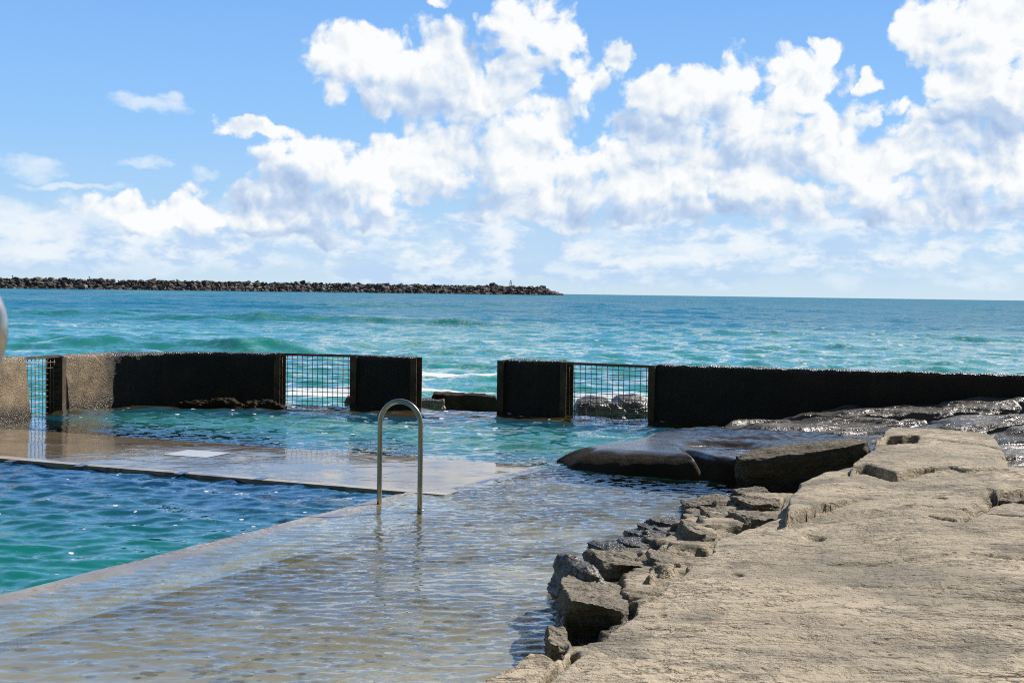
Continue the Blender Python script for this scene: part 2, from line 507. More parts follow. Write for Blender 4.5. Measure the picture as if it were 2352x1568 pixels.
def mat_smooth_wet_rock():
    m, t = material("worn_wet_rock")
    p = t.pos()
    big = t.noise(p, 1.6, 5, 0.6)
    fine = t.noise(p, 70.0, 4, 0.7)
    c = t.ramp(big, [(0.3, (0.022, 0.016, 0.010)), (0.55, (0.050, 0.037, 0.023)), (0.75, (0.095, 0.07, 0.044))])
    film = t.ss(0.17, 0.215, t.m('ADD', t.sep(p)[2], t.m('MULTIPLY', t.m('SUBTRACT', t.noise(p, 4.0, 3), 0.5), 0.06)))
    h = t.m('ADD', fine, t.m('MULTIPLY', t.noise(p, 9.0, 3, 0.6), 2.0))
    b = t.bump(h, t.mixf(film, 0.9, 0.14), 0.014)
    t.out(t.principled(c, t.mixf(film, 0.75, 0.10), b, **{'IOR': 1.36, 'Specular IOR Level': t.mixf(film, 0.15, 0.5)}))
    return m


def mat_concrete_wall():
    m, t = material("weathered_concrete")
    p = t.pos()
    z = t.sep(p)[2]
    big = t.noise(p, 1.7, 5, 0.6)
    peb = t.voro(p, 46.0, detail=1.0)
    fine = t.noise(p, 60.0, 4, 0.7)
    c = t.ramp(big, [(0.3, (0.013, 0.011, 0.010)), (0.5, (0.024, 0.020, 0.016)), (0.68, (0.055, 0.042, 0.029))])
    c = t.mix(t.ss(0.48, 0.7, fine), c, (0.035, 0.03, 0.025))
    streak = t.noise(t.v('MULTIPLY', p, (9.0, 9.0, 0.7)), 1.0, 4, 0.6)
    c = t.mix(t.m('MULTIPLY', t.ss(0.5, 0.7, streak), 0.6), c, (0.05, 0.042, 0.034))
    sunlit_mask = t.m('SUBTRACT', 1.0, t.ss(-6.84, -6.62, t.m('ADD', t.sep(p)[0], t.m('MULTIPLY', t.m('SUBTRACT', big, 0.5), 0.3))))
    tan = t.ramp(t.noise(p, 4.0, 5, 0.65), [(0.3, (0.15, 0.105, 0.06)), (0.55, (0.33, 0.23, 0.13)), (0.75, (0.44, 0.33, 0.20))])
    c = t.mix(t.m('MULTIPLY', sunlit_mask, t.ss(0.35, 0.5, fine)), c, tan)  # lighter tan paints sunlight into the colour of the sunlit left faces
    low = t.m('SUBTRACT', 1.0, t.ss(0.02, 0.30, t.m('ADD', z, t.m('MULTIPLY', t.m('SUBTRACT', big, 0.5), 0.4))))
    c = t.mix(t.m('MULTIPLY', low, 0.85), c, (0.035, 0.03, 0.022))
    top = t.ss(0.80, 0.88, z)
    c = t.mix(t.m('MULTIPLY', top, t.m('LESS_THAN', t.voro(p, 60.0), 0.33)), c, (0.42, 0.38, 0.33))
    h = t.m('ADD', t.m('MULTIPLY', peb, -0.8), fine)
    b = t.bump(h, 0.9, 0.014)
    t.out(t.principled(c, t.mixf(t.m('MAXIMUM', low, top), 0.6, 0.22), b, **{'Specular IOR Level': 0.5}))
    return m


def mat_deck():
    m, t = material("flooded_concrete")
    p = t.pos()
    u = t.v('MULTIPLY', p, (1.0, 1.0, 0.0))
    big = t.noise(u, 0.8, 5, 0.6)
    fine = t.noise(u, 45.0, 4, 0.7)
    c = t.ramp(big, [(0.3, (0.15, 0.112, 0.075)), (0.55, (0.235, 0.185, 0.13)), (0.75, (0.32, 0.275, 0.22))])
    c = t.mix(t.ss(0.55, 0.75, fine), c, (0.14, 0.10, 0.06))
    ea = t.m('ADD', t.v('DOT_PRODUCT', p, (0.417, 0.909, 0.0)), t.m('MULTIPLY', t.m('SUBTRACT', big, 0.5), 0.3))
    strip = t.m('SUBTRACT', 1.0, t.ss(12.30, 12.42, ea))
    c = t.mix(t.m('MULTIPLY', strip, 0.8), c, (0.60, 0.52, 0.40))
    # thin sheet of moving water: patches of fine ripples
    rip = t.noise(t.v('MULTIPLY', t.v('ADD', u, t.v('SCALE', t.noise(u, 1.5, 2, color=True), scale=0.5)), (1.6, 7.0, 1.0)), 1.6, 3, 0.6)
    patch = t.ss(0.50, 0.66, t.noise(t.v('ADD', u, (3.0, 9.0, 0.0)), 0.85, 4, 0.6))
    line = t.m('SUBTRACT', 1.0, t.ss(0.0, 0.035, t.m('ABSOLUTE', t.m('SUBTRACT', t.noise(t.v('MULTIPLY', u, (0.7, 1.0, 1.0)), 1.3, 4, 0.55), 0.5))))
    c = t.mix(t.m('MULTIPLY', line, 0.55), c, (0.07, 0.05, 0.03))
    h = t.m('ADD', t.m('MULTIPLY', rip, t.m('ADD', t.m('MULTIPLY', patch, 1.0), 0.05)), t.m('MULTIPLY', line, 0.16))
    b = t.bump(h, 0.30, 0.015)
    t.out(t.principled(c, t.mixf(strip, 0.05, 0.25), b, **{'IOR': 1.55}))
    return m


def mat_coping():
    m, t = material("overflowing_coping")
    p = t.pos()
    u = t.v('MULTIPLY', p, (1.0, 1.0, 0.0))
    # frame along / across the coping
    a = t.v('DOT_PRODUCT', u, (0.417, 0.909, 0.0)); bq = t.v('DOT_PRODUCT', u, (0.909, -0.417, 0.0))
    q = t.comb(a, bq, 0.0)
    big = t.noise(q, 1.1, 5, 0.6)
    c = t.ramp(big, [(0.3, (0.23, 0.18, 0.115)), (0.55, (0.33, 0.27, 0.18)), (0.75, (0.42, 0.36, 0.26))])
    c = t.mix(t.ss(0.52, 0.75, t.noise(q, 40.0, 4, 0.7)), c, (0.14, 0.11, 0.065))
    w = t.noise(t.v('MULTIPLY', q, (1.0, 3.0, 1.0)), 2.2, 5, 0.6, dist=0.8)
    churn = t.ss(0.46, 0.62, t.noise(t.v('MULTIPLY', q, (0.45, 3.4, 1.0)), 1.6, 3, 0.6))
    nc = t.v('SUBTRACT', t.noise(q, 16.0, 4, 0.65, color=True), (0.5, 0.5, 0.5))
    geo = t.n('ShaderNodeNewGeometry')
    b = t.v('NORMALIZE', t.v('ADD', geo.outputs['Normal'], t.v('MULTIPLY', nc, t.comb(t.m('ADD', t.m('MULTIPLY', churn, 1.0), 0.06), t.m('ADD', t.m('MULTIPLY', churn, 1.2), 0.08), 0.0))))
    fr_ = t.m('MULTIPLY', t.ss(0.60, 0.70, t.noise(t.v('MULTIPLY', q, (0.6, 2.6, 1.0)), 7.0, 5, 0.7)), churn)
    c = t.mix(fr_, c, (0.8, 0.8, 0.78))  # white froth lines painted in to stand for glitter on the wet rim
    t.out(t.principled(c, t.mixf(fr_, 0.05, 0.5), b, **{'IOR': 1.5}))
    return m


def mat_water(name, rip_scale=(1.0, 1.0), bump_str=0.35, fleck=0.6, rough=0.03, fscale=6.5, frad=0.125):
    """body colour, clarity and foam, which on the sea also paints sun sparkle, come from what the water holds at each point (depth, sand, froth)"""
    m, t = material(name)
    p = t.pos()
    u = t.v('MULTIPLY', p, (rip_scale[0], rip_scale[1], 0.0))
    body = t.attr('body', 'Color'); clear = t.attr('clear'); foam = t.attr('foam')
    nc = t.v('SUBTRACT', t.noise(u, 2.4, 5, 0.68, color=True), (0.5, 0.5, 0.5))
    nc2 = t.v('SUBTRACT', t.noise(u, 13.0, 3, 0.6, color=True), (0.5, 0.5, 0.5))
    tilt = t.v('MULTIPLY', t.v('ADD', nc, t.v('SCALE', nc2, scale=0.8)), (bump_str * 0.7, bump_str, 0.0))
    tilt = t.v('SCALE', tilt, scale=t.m('ADD', 1.0, t.m('MULTIPLY', t.ss(60.0, 500.0, t.v('LENGTH', p)), 1.6)))
    geo = t.n('ShaderNodeNewGeometry')
    b = t.v('NORMALIZE', t.v('ADD', geo.outputs['Normal'], tilt))
    # froth: lacy where foam is strong, single flecks elsewhere (on the sea these paint sun sparkle)
    u2 = t.v('MULTIPLY', p, (1.0, 1.0, 0.0))
    lace = t.noise(t.v('MULTIPLY', u2, (1.0, 2.0, 1.0)), 2.6, 6, 0.68, dist=0.6)
    fo = t.ss(0.0, 0.14, t.m('SUBTRACT', t.m('ADD', lace, t.m('MULTIPLY', foam, 0.55)), 0.76))
    vd = t.voro(u2, fscale); vc = t.sep(t.voro(u2, fscale, out='Color'))[0]
    wob = t.m('MULTIPLY', t.m('SUBTRACT', t.noise(u2, 30.0, 2), 0.5), 0.12)
    cl = t.noise(u2, 0.45, 3, 0.6)
    fl = t.m('MULTIPLY', t.m('LESS_THAN', t.m('ADD', vd, wob), t.m('MULTIPLY', t.m('MULTIPLY', vc, vc), frad)), t.m('GREATER_THAN', t.m('ADD', vc, t.m('MULTIPLY', t.m('SUBTRACT', cl, 0.5), 1.6)), 1.3 - fleck))
    fl = t.m('MULTIPLY', fl, t.attr('fleck'))
    fo = t.m('MAXIMUM', fo, fl, clamp=True)
    cv = t.mix(t.m('MULTIPLY', t.ss(0.35, 0.7, t.noise(u2, 0.5, 4, 0.6)), 0.35), body, t.mix(0.5, body, (0.02, 0.20, 0.17)))
    dif = t.n('ShaderNodeBsdfDiffuse'); t.set(dif.inputs['Color'], cv)
    trn = t.n('ShaderNodeBsdfTransparent'); trn.inputs['Color'].default_value = (0.86, 0.93, 0.92, 1)
    inner = t.mixs(clear, dif.outputs[0], trn.outputs[0])
    gl = t.n('ShaderNodeBsdfGlossy'); t.set(gl.inputs['Roughness'], rough); t.ln.new(b, gl.inputs['Normal'])
    gl.inputs['Color'].default_value = (1, 1, 1, 1)
    cosv = t.v('DOT_PRODUCT', b, geo.outputs['Incoming'])
    sig = t.m('MULTIPLY', t.ss(18.0, 140.0, t.v('LENGTH', p)), 0.22)      # unresolved wave slopes far out
    cosv = t.m('SQRT', t.m('ADD', t.m('MULTIPLY', cosv, cosv), t.m('MULTIPLY', sig, sig)), clamp=True)
    fr = t.m('ADD', 0.02, t.m('MULTIPLY', 0.98, t.m('POWER', t.m('SUBTRACT', 1.0, cosv), 5.0)))
    s = t.mixs(fr, inner, gl.outputs[0])
    fd = t.n('ShaderNodeBsdfDiffuse'); fd.inputs['Color'].default_value = (0.80, 0.83, 0.84, 1)
    s = t.mixs(fo, s, fd.outputs[0])
    t.out(s)
    return m


def mat_bed():
    m, t = material("sandy_bed")
    p = t.pos()
    big = t.noise(p, 0.9, 5, 0.6)
    med = t.noise(p, 5.0, 5, 0.65)
    c = t.ramp(big, [(0.3, (0.058, 0.047, 0.039)), (0.5, (0.14, 0.112, 0.088)), (0.7, (0.29, 0.24, 0.185))])
    c = t.mix(t.ss(0.45, 0.65, med), c, (0.075, 0.058, 0.036))
    c = t.mix(t.m('MULTIPLY', t.ss(0.6, 0.7, t.noise(p, 14.0, 4, 0.6)), 0.6), c, (0.27, 0.23, 0.17))
    pale = t.m('MAXIMUM', t.ss(0.50, 0.66, t.noise(t.v('ADD', p, (5.0, 2.0, 0.0)), 0.5, 4, 0.6)), t.m('MULTIPLY', t.m('SUBTRACT', 1.0, t.ss(6.6, 10.5, t.sep(p)[1])), t.ss(0.30, 0.50, med)))
    c = t.mix(t.m('MULTIPLY', pale, 0.75), c, (0.46, 0.375, 0.275))
    stones = t.m('LESS_THAN', t.voro(p, 7.0), t.m('MULTIPLY', t.noise(p, 1.5, 3), 0.42))
    c = t.mix(t.m('MULTIPLY', stones, 0.55), c, (0.045, 0.036, 0.028))
    c = t.mix(t.attr('algae'), c, t.mix(t.ss(0.4, 0.6, med), (0.17, 0.10, 0.018), (0.07, 0.045, 0.010)))
    t.out(t.principled(c, 0.9))
    return m


def mat_simple(name, col, rough, metallic=0.0, var=0.3, scale=8.0, bump=0.0, bdist=0.004, dark=None):
    m, t = material(name)
    p = t.n('ShaderNodeTexCoord').outputs['Object']
    n = t.noise(p, scale, 5, 0.65)
    dk = dark or tuple(c * (1 - var) for c in col)
    c = t.ramp(n, [(0.35, dk), (0.65, col)])
    b = t.bump(t.noise(p, scale * 6, 3, 0.6), bump, bdist) if bump else None
    t.out(t.principled(c, rough, b, Metallic=metallic))
    return m


def mat_steel():
    m, t = material("brushed_steel")
    p = t.n('ShaderNodeTexCoord').outputs['Object']
    n = t.noise(t.v('MULTIPLY', p, (1, 1, 1)), 6.0, 4, 0.6)
    c = t.ramp(n, [(0.3, (0.42, 0.40, 0.36)), (0.7, (0.62, 0.60, 0.56))])
    b = t.bump(t.noise(t.v('MULTIPLY', p, (1, 1, 0.06)), 220.0, 2), 0.12, 0.001)
    t.out(t.principled(c, t.lin(n, 0.3, 0.7, 0.30, 0.20), b, Metallic=1.0))
    return m


def mat_boulder():
    m, t = material("breakwater_rock")
    p = t.pos()
    oi = t.n('ShaderNodeObjectInfo').outputs['Random']
    n = t.noise(p, 0.25, 4, 0.6)
    v = t.m('ADD', t.m('MULTIPLY', n, 0.7), t.m('MULTIPLY', t.noise(p, 0.9, 3), 0.3))
    c = t.ramp(v, [(0.32, (0.04, 0.034, 0.030)), (0.5, (0.095, 0.08, 0.068)), (0.66, (0.28, 0.25, 0.21))])
    c = t.mix(0.5, c, t.ramp(oi, [(0.0, (0.04, 0.034, 0.03)), (0.7, (0.12, 0.10, 0.085)), (1.0, (0.48, 0.43, 0.37))]))
    b = t.bump(t.noise(p, 1.4, 4, 0.65), 0.6, 0.3)
    t.out(t.principled(c, 0.85, b))
    return m


def mat_hill():
    m, t = material("scrub_headland")
    p = t.pos()
    n = t.noise(p, 0.3, 6, 0.65)
    c = t.ramp(n, [(0.3, (0.020, 0.030, 0.010)), (0.55, (0.045, 0.06, 0.02)), (0.75, (0.09, 0.08, 0.04))])
    t.out(t.principled(c, 0.9, t.bump(n, 0.8, 0.8)))
    return m


M = dict(sand=mat_sandstone(), damp=mat_sandstone('damp_sandstone', 0.34, 0.66, (0.23, 0.208, 0.168)), face=mat_sandstone('shade_painted_sandstone', 0.5, 0.9, (0.11, 0.096, 0.073)), wet=mat_wet_rock(), worn=mat_smooth_wet_rock(), wall=mat_concrete_wall(), deck=mat_deck(), coping=mat_coping(),  # face: darker sandstone copy with the shade put into its colour
         pool=mat_water("pool_water_surface", (1.0, 1.6), 0.35, 0.60, 0.03, 6.0, 0.17), inner=mat_water("inner_water_surface", (1.0, 1.6), 0.30, 0.95, 0.03, 4.6, 0.20),
         shallow=mat_water("shallow_water_surface", (1.0, 1.8), 0.22, 0.2), sea=mat_water("sea_surface", (0.5, 0.8), 0.85, 0.62, 0.05, 1.5, 0.20),
         bed=mat_bed(), steel=mat_steel(), boulder=mat_boulder(), hill=mat_hill(),
         gate=mat_simple("galvanised_bar", (0.26, 0.23, 0.19), 0.45, 0.6, 0.5, 9.0, 0.3, dark=(0.10, 0.08, 0.06)),
         rust=mat_simple("rusty_channel", (0.17, 0.12, 0.075), 0.6, 0.3, 0.6, 5.0, 0.4, dark=(0.05, 0.04, 0.035)),
         white=mat_simple("white_paint", (0.74, 0.74, 0.72), 0.25, 0.0, 0.18, 14.0, 0.2),
         navy=mat_simple("navy_paint", (0.035, 0.03, 0.14), 0.15, 0.0, 0.5, 10.0),
         beacon=mat_simple("beacon_metal", (0.22, 0.24, 0.25), 0.6, 0.2, 0.2, 2.0))


# ------------------------------------------------------------------ pool frame: a = along the coping (away), b = across (right)
AX, BX = np.array([0.417, 0.909]), np.array([0.909, -0.417])


def ab(a, b):
    return a * AX[0] + b * BX[0], a * AX[1] + b * BX[1]


WALL_LINE = [(-8.4, 12.0), (-7.72, 19.4), (-7.38, 21.3), (-7.08, 22.55), (-6.62, 23.45), (-5.95, 24.08), (-5.05, 24.36), (-4.0, 24.28), (-2.65, 23.95), (-1.5, 23.75),
             (-0.2, 23.2), (0.85, 22.85), (2.17, 22.25), (4.6, 21.5), (7.6, 20.7), (14.0, 19.0)]
WX = np.array([p[0] for p in WALL_LINE]); WY = np.array([p[1] for p in WALL_LINE])


def wall_y(x):
    return np.interp(x, WX[1:], WY[1:])


def make_waves(seed, n, lmin, lmax, amp, spread, heading=-math.pi / 2, power=1.0):
    r = np.random.RandomState(seed)
    lam = lmin * (lmax / lmin) ** (np.arange(n) / (n - 1.0)) * r.uniform(0.9, 1.1, n)
    th = heading + r.normal(0, spread, n)
    k = 2 * np.pi / lam
    A = amp * (lam / lmax) ** power
    return np.stack([k * np.cos(th), k * np.sin(th), A, r.uniform(0, 6.28, n), lam], -1)


def eval_waves(W, x, y, spacing=None, sharp=0.35):
    h = np.zeros_like(x)
    for kx, ky, A, ph, lam in W:
        s = np.sin(kx * x + ky * y + ph)
        if sharp: s = s - sharp * np.cos(2 * (kx * x + ky * y + ph)) * 0.5
        w = A if spacing is None else A * np.clip(lam / (3.0 * spacing) - 0.6, 0, 1)
        h += w * s
    return h


RIP = make_waves(3, 54, 0.06, 0.24, 0.00115, 0.34, -math.pi / 2 + 0.10, 0.85)
CHOP = make_waves(5, 44, 0.16, 1.3, 0.0062, 0.6, -math.pi / 2, 0.8)

# ---- shallow and inner rock-pool water (z = 0)
def water_sheet(name, a0, a1, b0, b1, step, mat, fn, z0=0.0, trim=True, only=None):
    na, nb = int((a1 - a0) / step) + 1, int((b1 - b0) / step) + 1
    A, B = np.meshgrid(np.linspace(a0, a1, na), np.linspace(b0, b1, nb), indexing='ij')
    x, y = ab(A.ravel(), B.ravel())
    h, body, clear, foam, fleck = fn(A.ravel(), B.ravel(), x, y)
    v = np.stack([x, y, z0 + h], -1)
    keep = (y < wall_y(x) + 0.12) if trim else None
    if only is not None: keep = keep & only(A.ravel(), B.ravel())
    f = grid_faces(na, nb, keep)
    v, f, body, clear, foam, fleck = compact(v, f, body, clear, foam, fleck)
    me = mesh_data(name, v, f)
    add_attr(me, 'body', body, True); add_attr(me, 'clear', clear); add_attr(me, 'foam', foam); add_attr(me, 'fleck', fleck)
    o = link(name, me, mat)
    return tag(o, kind='structure')


def lerp3(f, c0, c1):
    return np.outer(1 - f, c0) + np.outer(f, c1)


def rock_pool(A, B, x, y):
    inner = sstep(14.2, 16.6, A + 0.35 * fbm(XYZ(x * 0.5, y * 0.5), 3) + 0.10 * np.minimum(0, 6 - np.abs(B)))
    gx = x + 0.10 * fbm(XYZ(x * 0.9, y * 0.9, 6), 2); gy = y + 0.12 * fbm(XYZ(x * 0.8, y * 0.8, 8), 2)
    gust = 0.45 + 1.0 * sstep(-0.35, 0.4, fbm(XYZ(x * 0.45, y * 0.8, 2), 3))
    h = (1 - inner) * gust * eval_waves(RIP, gx, gy) + inner * eval_waves(CHOP, x, y)
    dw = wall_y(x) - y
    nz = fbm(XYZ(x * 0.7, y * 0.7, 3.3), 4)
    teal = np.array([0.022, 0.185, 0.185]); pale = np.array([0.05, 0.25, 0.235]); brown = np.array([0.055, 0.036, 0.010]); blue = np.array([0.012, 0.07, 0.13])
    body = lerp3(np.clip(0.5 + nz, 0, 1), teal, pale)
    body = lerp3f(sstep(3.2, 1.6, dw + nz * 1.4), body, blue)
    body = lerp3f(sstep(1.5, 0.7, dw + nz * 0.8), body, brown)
    clear = (1 - inner) * 1.0
    foam = np.zeros_like(x)
    for (px, py, s, k) in ((1050, 925, 0.7, 1.0), (800, 918, 0.5, 0.5), (30, 945, 0.35, 0.6), (165, 938, 0.3, 0.7)):
        q = P(px, py); foam += k * np.exp(-((x - q[0]) ** 2 + ((y - q[1]) * 1.6) ** 2) / s ** 2)
    return h, body, clear, foam, inner


def lerp3f(f, c0, c1):
    return c0 * (1 - f)[:, None] + np.asarray(c1)[None, :] * f[:, None]


water_sheet("shallow_water", 4.6, 25.5, -6.69, 2.3, 0.0245, M['shallow'], rock_pool, only=lambda a, b: (b > -6.41) | (a < 12.25))
water_sheet("inner_water", 14.75, 28.5, -19.0, -6.41, 0.045, M['inner'], rock_pool)
bpy.data.objects["shallow_water"].data.materials.clear(); bpy.data.objects["shallow_water"].data.materials.append(M['inner'])


# ---- swimming pool
def pool_fn(A, B, x, y):
    h = eval_waves(CHOP, x * 1.35, y * 1.35) * 0.72
    nz = fbm(XYZ(x * 0.4, y * 0.4, 1.0), 3)
    f = sstep(7.5, 12.0, A + 1.2 * nz)
    body = lerp3(f, np.array([0.007, 0.185, 0.168]), np.array([0.004, 0.055, 0.150]))
    z = np.zeros_like(x)
    return h, body, z, z, np.ones_like(x)


water_sheet("pool_water", 0.0, 12.24, -20.0, -6.70, 0.045, M['pool'], pool_fn, z0=-0.028, trim=False)


# ---- bed of the flooded shelf
def build_bed():
    na, nb = 240, 130
    A, B = np.meshgrid(np.linspace(-2, 27, na), np.linspace(-6.45, 6, nb), indexing='ij')
    x, y = ab(A.ravel(), B.ravel())
    z = -0.13 - 0.05 * sstep(-5, -1, B.ravel()) + 0.035 * fbm(XYZ(x * 1.3, y * 1.3), 4)
    al = np.clip(sstep(11.0, 14.0, A.ravel()) * sstep(-5.5, -3.5, B.ravel()) + 0.25 * fbm(XYZ(x, y, 9), 3), 0, 1)
    keep = y < wall_y(x)
    f = grid_faces(na, nb, keep)
    v, f, al = compact(np.stack([x, y, z], -1), f, al)
    me = mesh_data("shelf_bed", v, f); add_attr(me, 'algae', al)
    tag(link("shelf_bed", me, M['bed']), kind='structure')


build_bed()


# ---- deck and coping
def slab(name, a0, a1, b0, b1, step, topfn, zb, mat):
    na, nb = int((a1 - a0) / step) + 2, int((b1 - b0) / step) + 2
    A, B = np.meshgrid(np.linspace(a0, a1, na), np.linspace(b0, b1, nb), indexing='ij')
    x, y = ab(A.ravel(), B.ravel())
    z = topfn(A.ravel(), B.ravel(), x, y)
    v = np.stack([x, y, z], -1)
    f = [tuple(q) for q in grid_faces(na, nb)[:, ::-1].tolist()]
    idx = np.arange(na * nb).reshape(na, nb)
    ring = list(idx[0, :]) + list(idx[1:, -1]) + list(idx[-1, -2::-1]) + list(idx[-2:0:-1, 0])
    base = len(v)
    lo = v[ring].copy(); lo[:, 2] = zb
    n = len(ring)
    for i in range(n):
        j = (i + 1) % n
        f.append((int(ring[i]), int(ring[j]), base + j, base + i))
    me = mesh_data(name, np.vstack([v, lo]), f)
    bm = bmesh.new(); bm.from_mesh(me); bmesh.ops.recalc_face_normals(bm, faces=bm.faces); bm.to_mesh(me); bm.free()
    try:
        me.set_sharp_from_angle(angle=math.radians(40))
    except Exception:
        pass
    return tag(link(name, me, mat), kind='structure')


def deck_top(A, B, x, y):
    edge = np.minimum(np.minimum(A - 12.2, 14.9 - A), -6.32 - B)
    return 0.010 + 0.004 * fbm(XYZ(x * 0.8, y * 0.8, 2), 3) - 0.014 * sstep(0.10, 0.0, edge + 0.05 * fbm(XYZ(x * 2, y * 2, 4), 3)) * (A > 12.5)


slab("pool_deck", 12.2, 14.92, -22.0, -6.30, 0.06, deck_top, -0.7, M['deck'])


def coping_top(A, B, x, y):
    t = (B + 6.745) / 0.545
    ch = sstep(0.05, 0.3, fbm(XYZ(A * 0.45, B * 3.4, 7), 3))
    return 0.019 - 0.046 * t - 0.03 * sstep(0.85, 1.25, t) + 0.011 * fbm(XYZ(A * 1.2, B * 3, 2), 4) - 0.035 * sstep(0.06, 0.0, t) + 0.010 * ch * fbm(XYZ(A * 9, B * 12, 5), 3)


slab("pool_coping", 2.0, 12.19, -6.745, -6.04, 0.022, coping_top, -0.7, M['coping'])


def paint(name, corners, mat, label, z=0.031):
    pts = [Vector(P(px, py, z)) for px, py in corners]
    n = 8
    vs = []
    for i in range(n + 1):
        for j in range(n + 1):
            u, w = i / n, j / n
            p = (pts[0] * (1 - u) + pts[1] * u) * (1 - w) + (pts[3] * (1 - u) + pts[2] * u) * w
            vs.append(p)
    vs = np.array([tuple(p) for p in vs])
    A = vs[:, 0] * AX[0] + vs[:, 1] * AX[1]; B = vs[:, 0] * BX[0] + vs[:, 1] * BX[1]
    vs[:, 2] = deck_top(A, B, vs[:, 0], vs[:, 1]) + 0.004
    c = vs.mean(0)
    f = grid_faces(n + 1, n + 1)
    me = mesh_data(name, vs - c, f)
    return tag(link(name, me, mat, None, tuple(c)), label, 'painted mark', 'painted marks on the deck')


paint("painted_panel", [(374, 1040), (432, 1029), (531, 1036), (474, 1047)], M['white'], "white painted diamond patch on the wet concrete pool deck")
for (px, py, l) in ((24, 1056, "navy lane mark on the deck edge nearest the left frame edge"), (183, 1066, "navy lane mark on the deck edge left of the white painted patch"),
                    (413, 1083.5, "navy lane mark on the deck edge in front of the white painted patch"), (596, 1096, "navy lane mark on the deck edge right of the white painted patch")):
    paint("lane_mark", [(px - 16, py), (px + 4, py - 5), (px + 22, py - 3.5), (px + 2, py + 1.6)], M['navy'], l)


# ------------------------------------------------------------------ open sea
def build_sea():
    SEA = make_waves(11, 72, 0.4, 6.0, 0.020, 0.6, -math.pi / 2 - 0.1, 0.62)
    r = [17.0]
    while r[-1] < 420: r.append(r[-1] * (1.0042 + min(0.004, r[-1] * 1e-5)))
    while r[-1] < 1700: r.append(r[-1] * 1.0082)
    while r[-1] < 9000: r.append(r[-1] * 1.03)
    r = np.array(r)
    azs = np.concatenate([np.linspace(-70, -27, 60)[:-1], np.linspace(-27, 27, 620), np.linspace(27, 70, 60)[1:]]) * math.pi / 180
    R, Z = np.meshgrid(r, azs, indexing='ij')
    x, y = (R * np.sin(Z)).ravel(), (R * np.cos(Z)).ravel()
    Rr = R.ravel()
    sp = np.maximum(np.gradient(r)[:, None] * np.ones_like(Z), R * 0.0016).ravel()
    h = eval_waves(SEA, x, y, sp, 0.3)
    shore = sstep(0.0, 12.0, y - wall_y(np.clip(x, -7.7, 14)))
    h *= (0.35 + 0.65 * shore) * sstep(900, 300, Rr)
    SW = make_waves(23, 40, 7.0, 46.0, 0.075, 0.42, -math.pi / 2 - 0.15, 0.75)
    h += eval_waves(SW, x, y, sp, 0.4) * sstep(50, 170, Rr) * sstep(2600, 1200, Rr)
    # swell lines rolling in
    green = np.zeros_like(h)

    def swell(px0, px1, py, amp, w, curve=0.0, skew=1.0):
        d0 = (EYE + 0.25) * F / (py - (671.1 + 0.0139 * ((px0 + px1) / 2 - CX)))
        xa, xb = (px0 - CX) / F * d0, (px1 - CX) / F * d0
        xm, xh = (xa + xb) / 2, (xb - xa) / 2
        yy = d0 + curve * ((x - xm) / xh) ** 2 * d0 * 0.1 + 2.0 * np.interp(x, np.linspace(xa - xh, xb + xh, 9), _rs.uniform(-1, 1, 9))
        win = np.exp(-np.clip(((x - xm) / xh), -3, 3) ** 4 * 0.7)
        dd = (y - yy)
        prof = np.where(dd < 0, np.exp(-(dd / (w * 0.75)) ** 2), np.exp(-(dd / (w * 1.7)) ** 2))
        g = np.exp(-((dd + w * 0.45) / (w * 0.7)) ** 2)
        return amp * win * prof, win * g
    for args in ((280, 1180, 742, 0.62, 3.0, 0.05), (-250, 420, 725, 0.45, 4.0, 0.0), (150, 1000, 800, 0.34, 1.9, 0.05), (1450, 2000, 770, 0.22, 1.8, 0.0), (-100, 450, 785, 0.22, 1.8, 0.0),
                 (900, 1700, 712, 0.40, 4.5, 0.0), (1900, 2700, 725, 0.35, 3.5, 0.0), (1000, 1450, 818, 0.16, 1.2, 0.0), (1850, 2200, 800, 0.16, 1.2, 0.0), (200, 900, 700, 0.4, 6.0, 0.0)):
        a, g = swell(*args); h += a * 0.9; green += g * min(1.0, args[3] * 2.0)
    green = np.clip(green, 0, 1)
    z = -0.25 + h - x ** 2 / (2 * 7.3e6) - y ** 2 / (2 * 7.3e6)
    near = sstep(130, 40, Rr + 18 * fbm(XYZ(x * 0.02, y * 0.05), 3))
    far_c = np.array([0.001, 0.165, 0.285]); near_c = np.array([0.040, 0.325, 0.325]); gr = np.array([0.012, 0.20, 0.160])
    body = lerp3(near, far_c, near_c)
    body = lerp3f(green * 0.8, body, gr)
    foam = np.zeros_like(x)

    def fspot(px, py, sx, sy, k):
        q = P(px, py, -0.25)
        return k * np.exp(-(((x - q[0]) / sx) ** 2 + ((y - q[1]) / sy) ** 2))
    for a in ((1060, 862, 2.2, 1.6, 0.95), (1055, 900, 1.8, 1.3, 1.2), (1440, 870, 1.2, 1.2, 0.62), (1420, 920, 1.4, 1.2, 0.95), (740, 905, 1.2, 0.9, 0.9), (700, 895, 1.0, 0.8, 0.5), (100, 900, 1.0, 2.0, 0.5),
              (60, 745, 9, 5, 0.42), (1500, 800, 5, 4, 0.24), (1600, 815, 3, 2, 0.36), (2100, 838, 2.0, 1.2, 0.45), (2190, 832, 1.6, 0.8, 0.5), (1750, 800, 6, 4, 0.36), (2000, 780, 8, 6, 0.36), (2280, 800, 6, 6, 0.4), (760, 812, 2, 2, 0.36), (1240, 800, 4, 4, 0.16),  # wide faint spots on the right stand in for sun sparkle
              (330, 752, 8, 3, 0.24), (950, 790, 5, 4, 0.15)):
        foam += fspot(*a)
    bx, by = (1268 - CX) / F * 1450, 1450.0; ax_, ay_ = -364.0, 1000.0
    tt_ = np.clip(((x - ax_) * (bx - ax_) + (y - ay_) * (by - ay_)) / ((bx - ax_) ** 2 + (by - ay_) ** 2), -0.2, 1.02)
